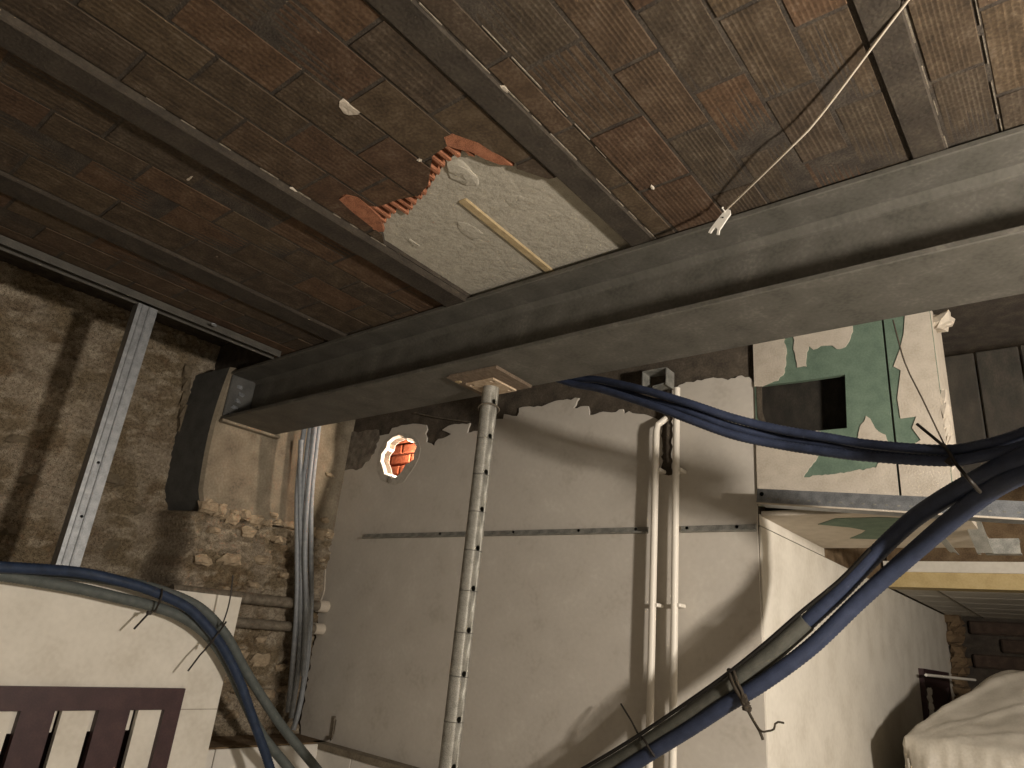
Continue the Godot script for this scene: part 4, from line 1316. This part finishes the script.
func build_right_bundle() -> void:
	var g := "blue hoses slung under the beam"
	hose("blue_hose", zpts([[520, 360, 0.300], [570, 377, 0.300], [600, 380, 0.315], [644, 390, 0.345], [688, 403, 0.355], [733, 418, 0.340], [780, 429.5, 0.330], [830, 438, 0.340], [870, 444.5, 0.345], [944, 450, 0.370], [987, 444, 0.410], [1024, 433, 0.450], [1100, 400, 0.550]]), 0.0098, M.blue, "blue hose slung under the beam, topmost of the three", g)
	hose("blue_hose", zpts([[520, 364, 0.280], [570, 380, 0.280], [600, 384, 0.295], [644, 399, 0.325], [688, 411, 0.340], [733, 427, 0.325], [780, 437.5, 0.310], [830, 446, 0.325], [870, 450.5, 0.325], [944, 456, 0.350], [987, 450, 0.390], [1024, 439, 0.430], [1100, 408, 0.530]]), 0.0098, M.blue, "blue hose slung under the beam, between the two others", g)
	hose("blue_hose", zpts([[520, 366, 0.310], [570, 383, 0.310], [600, 389, 0.325], [653, 406, 0.351], [688, 419, 0.355], [733, 435, 0.345], [780, 445, 0.335], [830, 452.5, 0.350], [870, 457, 0.355], [944, 461, 0.375], [987, 455, 0.415], [1024, 446, 0.455], [1100, 416, 0.560]]), 0.0098, M.blue, "blue hose slung under the beam, lowest of the three", g)
	var g2 := "thick hoses rising in front of the passage"
	hose("thick_hose", zpts([[540, 805, 0.12], [600, 772, 0.12], [650, 742, 0.135], [700, 708, 0.16], [735, 683, 0.17], [770, 655, 0.168], [807, 622, 0.165]]), 0.0205, M.grey_sleeve, "thick grey sleeve whose cut end shows the blue hose inside", g2, 0.0)
	hose("thick_hose", zpts([[798, 631, 0.16], [814, 616, 0.162], [840, 592, 0.165], [874, 556, 0.18], [910, 522, 0.22], [940, 501, 0.28], [968, 485, 0.34], [1000, 468, 0.41], [1040, 452, 0.48], [1110, 428, 0.56]]), 0.0175, M.blue, "thick blue hose coming out of the cut grey sleeve", g2)
	hose("thick_hose", zpts([[560, 815, 0.13], [630, 766, 0.14], [692, 727, 0.165], [724, 706, 0.18], [765, 681, 0.185], [812, 646, 0.18], [860, 600, 0.18], [905, 560, 0.21], [949, 522, 0.285], [985, 494, 0.36], [1012, 478, 0.42], [1050, 462, 0.48], [1110, 440, 0.56]]), 0.0170, M.blue, "thick blue hose running below the grey sleeve", g2)
	var st := new_st()
	tube(st, spline(zpts([[532, 796, 0.13], [592, 763.5, 0.14], [642, 733, 0.155], [692, 699, 0.18], [727, 674, 0.19], [762, 646, 0.188], [800, 613, 0.183], [840, 580, 0.182], [870, 549, 0.2]]), 0.01), 0.0045, 8)
	solo("black_cable", st, M.black, "thin black cable lying along the grey sleeve", "cable")
	# tie near the white pipes
	var t := thing("cable_tie", "black cable tie with a straight tail on the hoses in front of the white pipes", "cable tie", on_z(648, 742, ZB + 0.07))
	st = new_st()
	tube(st, spline(zpts([[639, 734, 0.14], [645, 741, 0.165], [650, 750, 0.168], [655, 757, 0.165]]), 0.004), 0.0028, 6)
	part("strap", st, M.tie, t)
	st = new_st()
	tube(st, zpts([[641, 740, 0.16], [632, 722, 0.13], [621, 704, 0.07]]), 0.0024, 6)
	part("tail", st, M.tie, t)
	# knotted twine with a hooked end
	t = thing("twine_knot", "dark knotted twine with a hooked loose end round the thick hoses", "twine", on_z(735, 690, ZB + 0.15))
	st = new_st()
	tube(st, spline(zpts([[729, 670, 0.175], [731, 678, 0.200], [735, 687, 0.210], [741, 697, 0.205], [746, 705, 0.195]]), 0.004), 0.0055, 6)
	tube(st, spline(zpts([[733, 669, 0.185], [737, 682, 0.210], [742, 692, 0.210], [744, 706, 0.200]]), 0.004), 0.004, 6)
	part("wrap", st, M.twine, t)
	st = new_st()
	for i in 6:
		lump(st, on_z(743 + i * 0.8, 696 + i * 2.6, ZB + 0.205), Vector3(0.008, 0.006, 0.007), 20 + i, 0.4)
	part("knot", st, M.twine, t)
	st = new_st()
	tube(st, spline(zpts([[746, 707, 0.200], [753, 720, 0.200], [760, 732, 0.200], [763, 740, 0.200]]), 0.006), 0.003, 6)
	part("loose_end", st, M.twine, t)
	st = new_st()
	tube(st, spline(zpts([[749, 712, 0.200], [760, 730, 0.202], [768, 731, 0.202], [774, 729, 0.202], [775, 724, 0.202], [778, 722, 0.202], [784, 723, 0.202]]), 0.004), 0.0022, 6)
	part("hook_end", st, M.twine, t)
	# long strap that ties the two groups together
	t = thing("cable_tie", "long black strap tying the slung blue hoses to the thick ones", "cable tie", on_z(950, 460, ZB + 0.4))
	st = new_st()
	tube(st, spline(zpts([[943, 444, 0.355], [948, 451, 0.39], [956, 464, 0.40], [966, 476, 0.435], [973, 484, 0.435], [980, 492, 0.41]]), 0.004), 0.0034, 6)
	part("strap", st, M.tie, t)
	st = new_st()
	tube(st, spline(zpts([[946, 448, 0.385], [934, 438, 0.38], [917, 424, 0.37]]), 0.01), 0.003, 6)
	part("tail", st, M.tie, t)
	st = new_st()
	obox(st, on_z(950, 462, ZB + 0.385), Vector3(0.012, 0.014, 0.008), Basis(Vector3(0, 0, 1), 0.8), 0.001)
	part("lock", st, M.tie, t)
	# hanger wire from the beam
	st = new_st()
	var top := on_y(893, 320, YB)
	tube(st, spline([Vector3(top.x, YB, minf(top.z, ZBK + 0.02)), on_z(905, 363, -1.40), on_z(922, 398, -1.41), on_z(944, 444, ZB + 0.36)], 0.02), 0.0016, 6)
	solo("hanger_wire", st, M.twine, "thin wire from the beam carrying the blue hoses", "wire")

# ---- boxed plasterboard bulkhead beside the corner
func build_bulkhead() -> void:
	var w := thing("wall_bulkhead", "boxed green plasterboard bulkhead with patches of filler and a square cut-out", "bulkhead", Vector3.ZERO, "", "structure")
	var z := ZB + 0.004
	var q := func(a: Array) -> Array:
		var o := []
		for p in a: o.append([724.0 + p[0] * 0.29297, 290.0 + p[1] * 0.29297])
		return o
	# front board with the cut-out
	var yb := 1.985
	var s0 := on_z(889.5, 400, z).x
	var s1 := on_z(892, 400, z).x
	var xr := on_z(941, 400, z).x
	var cut := px_poly_z([[758.5, 386], [766, 385], [800, 381], [845, 374.5], [847, 428], [815, 431], [770, 428], [764, 422], [759.5, 412]], z)
	var st := new_st()
	var mx := (cut[0].x + cut[3].x) / 2.0
	for side in 2:
		var x0 := XR if side == 0 else mx
		var x1 := mx if side == 0 else s0
		var rect := PackedVector2Array([Vector2(x0, yb), Vector2(x1, yb), Vector2(x1, YC), Vector2(x0, YC)])
		for pc in Geometry2D.clip_polygons(rect, cut):
			prism(st, pc, Vector3(0, 0, z), Vector3(1, 0, 0), Vector3(0, 1, 0), 0.013)
	part("green_board", st, M.green, w)
	st = new_st()
	prism(st, PackedVector2Array([Vector2(s1, yb), Vector2(xr, yb), Vector2(xr, YC), Vector2(s1, YC)]), Vector3(0, 0, z), Vector3(1, 0, 0), Vector3(0, 1, 0), 0.013)
	part("green_board", st, M.green, w)
	st = new_st()
	box(st, Vector3(s0, yb, z - 0.010), Vector3(s1, YC, z - 0.02))
	part("seam", st, M.bare, w)
	# void behind the cut-out, and the right cheek of the box
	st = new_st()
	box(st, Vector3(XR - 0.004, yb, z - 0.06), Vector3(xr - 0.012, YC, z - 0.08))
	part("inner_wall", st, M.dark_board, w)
	st = new_st()
	box(st, Vector3(xr - 0.012, yb, z - 0.013), Vector3(xr, YC, -1.94))
	part("side_board", st, M.filler, w)
	# dark unpainted jamb strip at the corner
	st = new_st()
	prism(st, px_poly_z([[756, 386], [758, 352], [764, 352], [760, 366], [763, 376], [766, 384]], z), Vector3(0, 0, z + 0.002), Vector3(1, 0, 0), Vector3(0, 1, 0), 0.002)
	part("bare_strip", st, M.bare, w)
	st = new_st()
	prism(st, px_poly_z([[756.5, 386], [762, 385.5], [762.5, 412], [766, 422], [771, 428], [764, 426], [758, 418]], z), Vector3(0, 0, z + 0.002), Vector3(1, 0, 0), Vector3(0, 1, 0), 0.002)
	part("bare_strip", st, M.bare, w)
	# filler
	var fills := [
		[[80, 150], [205, 130], [205, 178], [215, 215], [208, 280], [185, 310], [150, 322], [132, 330], [80, 330]],
		[[240, 130], [440, 90], [440, 130], [432, 165], [415, 195], [385, 202], [370, 190], [330, 192], [305, 204], [290, 192], [283, 225], [282, 262], [250, 265], [245, 235], [238, 205]],
		[[80, 440], [150, 466], [270, 480], [330, 484], [326, 540], [318, 575], [290, 610], [272, 640], [420, 622], [520, 607], [530, 588], [600, 590], [606, 620], [640, 800], [80, 800], [80, 560]],
		[[485, 430], [500, 440], [515, 470], [540, 490], [552, 495], [560, 528], [450, 520], [462, 480]]]
	for f in fills:
		st = new_st()
		var pp := px_poly_z(ragged(q.call(f), 0.9, 3.0, 2000.0, f.size()), z)
		for i in pp.size(): pp[i] = Vector2(clampf(pp[i].x, XR, s0), clampf(pp[i].y, yb, YC))
		prism(st, pp, Vector3(0, 0, z + 0.0025), Vector3(1, 0, 0), Vector3(0, 1, 0), 0.0025)
		part("filler_patch", st, M.filler, w)
	st = new_st()
	var pb := px_poly_z(q.call([[620, 60], [800, 40], [800, 180], [800, 330], [800, 450], [800, 560], [800, 640], [790, 800], [575, 800], [575, 600], [575, 535], [645, 530], [672, 512], [642, 472], [657, 432], [603, 440], [592, 370], [604, 275], [579, 262], [602, 200], [614, 148]]), z)
	for i in pb.size(): pb[i] = Vector2(clampf(pb[i].x, s1, xr), clampf(pb[i].y, yb, YC))
	prism(st, pb, Vector3(0, 0, z + 0.0025), Vector3(1, 0, 0), Vector3(0, 1, 0), 0.0025)
	part("filler_patch", st, M.filler, w)
	# rough white joint at the right edge
	st = new_st()
	for i in 7:
		lump(st, on_z(944 + i * 0.7, 405 + i * 9, z - 0.02), Vector3(0.012, 0.03, 0.02), 150 + i, 0.35)
	part("joint_filler", st, M.filler, w)
	# soffit board under the box: green with filler
	var ys := 1.962
	st = new_st()
	box(st, Vector3(XR, ys, z - 0.02), Vector3(xr + 0.01, ys + 0.013, -2.33))
	part("soffit_board", st, M.filler, w)
	st = new_st()
	var gp := px_poly_y([[818, 524], [836, 518], [880, 517], [905, 518], [905, 535], [880, 539], [850, 538], [862, 533], [866, 530], [850, 527]], ys)
	down_prism(st, gp, ys - 0.0015, ys)
	part("soffit_green", st, M.green, w)
	# metal angle track along the lower edge
	var t := thing("wall_track", "perforated galvanised metal track along the foot of the boxed bulkhead", "track", on_z(860, 500, z))
	var a := on_z(757, 495.5, ZB + 0.075)
	var b := on_z(1060, 512, ZB + 0.075)
	st = new_st()
	var dir := (b - a).normalized()
	var up := Vector3(0, 0, 1).cross(dir).normalized()
	var bs := Basis(dir, up, Vector3(0, 0, 1))
	var ln := a.distance_to(b)
	var mid := (a + b) / 2.0
	obox(st, mid, Vector3(ln, 0.034, 0.0015), bs)
	obox(st, mid + up * 0.017 - Vector3(0, 0, 0.032), Vector3(ln, 0.0015, 0.064), bs)
	obox(st, mid - up * 0.017 - Vector3(0, 0, 0.032), Vector3(ln, 0.0015, 0.064), bs)
	var chan := part("channel", st, M.galv, t)
	st = new_st()
	obox(st, mid - up * 0.019 + Vector3(0, 0, 0.001), Vector3(ln, 0.004, 0.004), bs)
	part("paper_edge", st, M.filler, t)
	for i in 26:
		st = new_st()
		obox(st, a + dir * (0.03 + i * 0.024) - up * 0.006 + Vector3(0, 0, 0.001), Vector3(0.006, 0.0035, 0.001), bs)
		part("dimple", st, M.galv_dull, chan)
	for u in [0.012, ln * 0.70]:
		st = new_st()
		lathe(st, [Vector2(0.006, 0), Vector2(0.0045, 0.002), Vector2(0.0005, 0.003)], a + dir * u + up * 0.004, Vector3(0, 0, 1), 12)
		part("screw", st, M.white_plastic, chan)
	# loose metal offcuts under the box
	var oc := thing("metal_offcut", "short metal stud offcut sticking out under the end of the soffit", "offcut", on_z(945, 545, -2.12), "metal offcuts under the bulkhead")
	st = new_st()
	c_profile(st, on_z(935, 530, -2.02), on_z(953, 552, -2.10), Vector3(0.8, -0.3, 0).normalized(), Vector3(0, 0, -1), 0.022, 0.03)
	part("channel", st, M.galv_dull, oc)
	oc = thing("metal_offcut", "bent metal stud piece hanging in the dark gap beside the soffit", "offcut", on_z(980, 545, -2.12), "metal offcuts under the bulkhead")
	st = new_st()
	c_profile(st, on_z(970, 516, -2.0), on_z(985, 553, -2.12), Vector3(1, 0, 0), Vector3(0, 0, -1), 0.034, 0.03)
	part("channel", st, M.galv_dull, oc)
	oc = thing("metal_offcut", "flat metal stud piece lying across the dark gap beside the soffit", "offcut", on_z(1000, 545, -2.14), "metal offcuts under the bulkhead")
	st = new_st()
	c_profile(st, on_z(984, 546, -2.15), on_z(1020, 546, -2.15), Vector3(0, 1, 0), Vector3(0, 0, -1), 0.038, 0.03)
	part("channel", st, M.galv_dull, oc)

# ---- small things
func build_small_things() -> void:
	# narrow metal bead along the back wall
	var t := thing("metal_bead", "narrow perforated metal bead fixed level along the white plastered wall", "bead", on_z(560, 531, ZB))
	var a := on_z(364, 537, ZB + 0.006)
	var b := on_z(756, 525, ZB + 0.006)
	var y := (a.y + b.y) / 2
	var st := new_st()
	for seg in [[a.x, on_z(649, 528, ZB).x], [on_z(682, 527, ZB).x, b.x]]:
		var l: float = seg[1] - seg[0]
		var m: float = (seg[0] + seg[1]) / 2
		obox(st, Vector3(m, y, ZB + 0.004), Vector3(l, 0.014, 0.006), Basis.IDENTITY, 0.001)
		obox(st, Vector3(m, y - 0.009, ZB + 0.009), Vector3(l, 0.004, 0.018), Basis.IDENTITY, 0.001)
	part("strip", st, M.galv_dull, t)
	for u in [442, 515, 580, 637, 688, 738]:
		st = new_st()
		var q := on_z(u, 530, ZB)
		lathe(st, [Vector2(0.0045, 0), Vector2(0.0035, 0.0015), Vector2(0.0005, 0.002)], Vector3(q.x, y + 0.001, ZB + 0.007), Vector3(0, 0, 1), 10)
		part("rivet", st, M.black, t)
	# white cord with a forked plastic tab
	t = thing("hanging_cord", "thin white cord with a forked plastic tab hanging before the beam", "cord", on_z(722, 220, ZF))
	var pts := []
	var p1 := on_z(728, 208, ZF + 0.05)
	pts.append(on_y(960, -60, YC - 0.002))
	pts.append(on_y(908, 0, YC - 0.004) )
	pts.append(on_y(820, 116, YC - 0.02))
	pts.append(on_y(790, 148, YC - 0.03))
	pts.append(p1)
	st = new_st()
	tube(st, spline(pts, 0.02), 0.0022, 8)
	part("cord", st, M.cord, t)
	# tab: outline in the picture's own shape, on a plane in front of the flange
	st = new_st()
	var zt := ZF + 0.05
	prism(st, px_poly_z([[724.5, 211], [727.5, 209], [730, 210], [730.5, 214], [727.5, 218], [719.5, 230], [719, 234.5], [716.5, 234.5], [717.5, 229.5], [715.5, 227], [712.5, 230], [710.5, 233], [708, 232.5], [710, 229], [716, 221], [722.5, 213]], zt), Vector3(0, 0, zt), Vector3(1, 0, 0), Vector3(0, 1, 0), 0.003)
	part("tab", st, M.white_plastic, t)
	st = new_st()
	lathe(st, [Vector2(0.0016, -0.001), Vector2(0.0016, 0.0012), Vector2(0.0002, 0.0012)], on_z(723, 217.5, zt + 0.0002), Vector3(0, 0, 1), 10)
	part("rivet", st, M.black, t)
	st = new_st()
	tube(st, [on_z(725, 212, zt + 0.001), on_z(722, 208, zt + 0.003), on_z(723.5, 207, zt + 0.003)], 0.0016, 6)
	part("clip", st, M.white_plastic, t)
	# small hook bracket on the ledge
	t = thing("hook_bracket", "small rusty hook screwed to the white plaster just above the ledge", "hook", on_z(333, 735, ZB))
	st = new_st()
	var h0 := on_z(335, 716, ZB + 0.006)
	var h1 := on_z(332, 738, ZB + 0.006)
	tube(st, [h0, h1, h1 + Vector3(0.008, -0.004, 0.012), h1 + Vector3(0.016, 0.004, 0.012), h1 + Vector3(0.017, 0.012, 0.012)], 0.0035, 6)
	part("hook", st, M.iron, t)
	st = new_st()
	obox(st, (h0 + h1) / 2 - Vector3(0, 0, 0.004), Vector3(0.012, 0.05, 0.003), Basis.IDENTITY, 0.001)
	part("plate", st, M.iron, t)
	# thin cable on the bare strip left of the prop
	st = new_st()
	tube(st, spline([on_z(415, 413, ZB + 0.004), on_z(440, 418, ZB + 0.004), on_z(470, 422, ZB + 0.004)], 0.02), 0.0025, 6)
	solo("thin_cable", st, M.iron, "thin dark cable on the bare wall strip left of the prop", "cable")
	# nail in the torn plaster edge by the corner
	st = new_st()
	tube(st, [on_z(337, 478, ZB + 0.0), on_z(324, 475, ZB + 0.03)], 0.003, 6)
	solo("bent_nail", st, M.iron, "dark nail sticking out of the plaster edge by the corner conduits", "nail")

# ---- furniture under a dust sheet
func build_sheet() -> void:
	var zfr := -2.55
	var c0 := on_z(905, 735, zfr)
	var pk := on_z(1013, 664, -3.0)
	var x0 := c0.x
	var x1 := 0.75
	var zb := -3.25
	var yedge := c0.y
	var n := FastNoiseLite.new()
	n.seed = 3; n.frequency = 4.0; n.fractal_octaves = 3
	var n2 := FastNoiseLite.new()
	n2.seed = 8; n2.frequency = 9.0; n2.fractal_octaves = 2
	var crease := func(x: float, z: float) -> float:
		# taut folds that fan out from the front corner
		var a := atan2(zfr + 0.05 - z, x - x0 + 0.05)
		var r := Vector2(x - x0, zfr - z).length()
		var h := 0.0
		for k in [[0.28, 0.05], [0.62, 0.035], [0.95, 0.05], [1.25, 0.04]]:
			h += maxf(0.0, 1.0 - absf(a - k[0] - 0.05 * sin(r * 7.0)) / k[1]) * 0.007
		return h
	var top := func(x: float, z: float) -> float:
		var fx := clampf((x - x0) / (pk.x - x0), 0.0, 1.0)
		var fz := clampf((zfr - z) / (zfr - pk.z), 0.0, 1.0)
		var rise := minf(fx * 1.05, fz)
		rise = minf(rise, lerpf(fx, fz, 0.5))
		var back := 1.0 - smoothstep(0.8, 1.4, (zfr - z) / (zfr - pk.z)) * 0.25
		return yedge + (pk.y - yedge) * rise * back + n.get_noise_2d(x * 1.2, z * 1.2) * 0.010 + crease.call(x, z)
	var nx := 110
	var nz := 50
	# perimeter-aware grid: a skirt on all four sides falls to the floor
	var st := new_st()
	st.set_smooth_group(0)
	var P := []
	var skirt := 16
	for i in nz + 1 + 2 * skirt:
		var row := []
		for j in nx + 1 + 2 * skirt:
			var fj := float(j - skirt) / nx
			var fi := float(i - skirt) / nz
			var x := lerpf(x0, x1, clampf(fj, 0, 1))
			var z := lerpf(zfr, zb, clampf(fi, 0, 1))
			var y: float = top.call(x, z)
			var dj := maxf(maxf(-fj * nx, (fj - 1.0) * nx), 0.0) / skirt
			var di := maxf(maxf(-fi * nz, (fi - 1.0) * nz), 0.0) / skirt
			var d := maxf(dj, di)
			if d > 0.0:
				y = lerpf(y, 0.004, pow(d, 1.9))
				var fold := (n2.get_noise_2d((x + z) * 3.0, 7.0) * 0.05 + n.get_noise_3d(x * 3.0, y * 2.5, z * 3.0) * 0.05) * minf(d * 3.0, 1.0)
				if di > 0.0: z += (1.0 if fi < 0 else -1.0) * (0.02 * d + fold * 0.6 + 0.010 * sin(x * 52.0 + n.get_noise_2d(x * 2.0, y) * 5.0) * minf(d * 3.0, 1.0) + 0.012 * minf(d * 8.0, 1.0))
				if dj > 0.0: x += (-1.0 if fj < 0 else 1.0) * (0.03 * d + fold + 0.012 * minf(d * 8.0, 1.0))
			row.append(Vector3(x, y, z))
		P.append(row)
	for i in P.size() - 1:
		for j in P[0].size() - 1:
			for k in [[0, 0], [1, 1], [0, 1], [0, 0], [1, 0], [1, 1]]:
				st.add_vertex(P[i + k[0]][j + k[1]])
	st.index()
	st.generate_normals()
	solo("dust_sheet", st, M.sheet, "pale dust sheet draped over furniture at the mouth of the passage", "dust sheet")
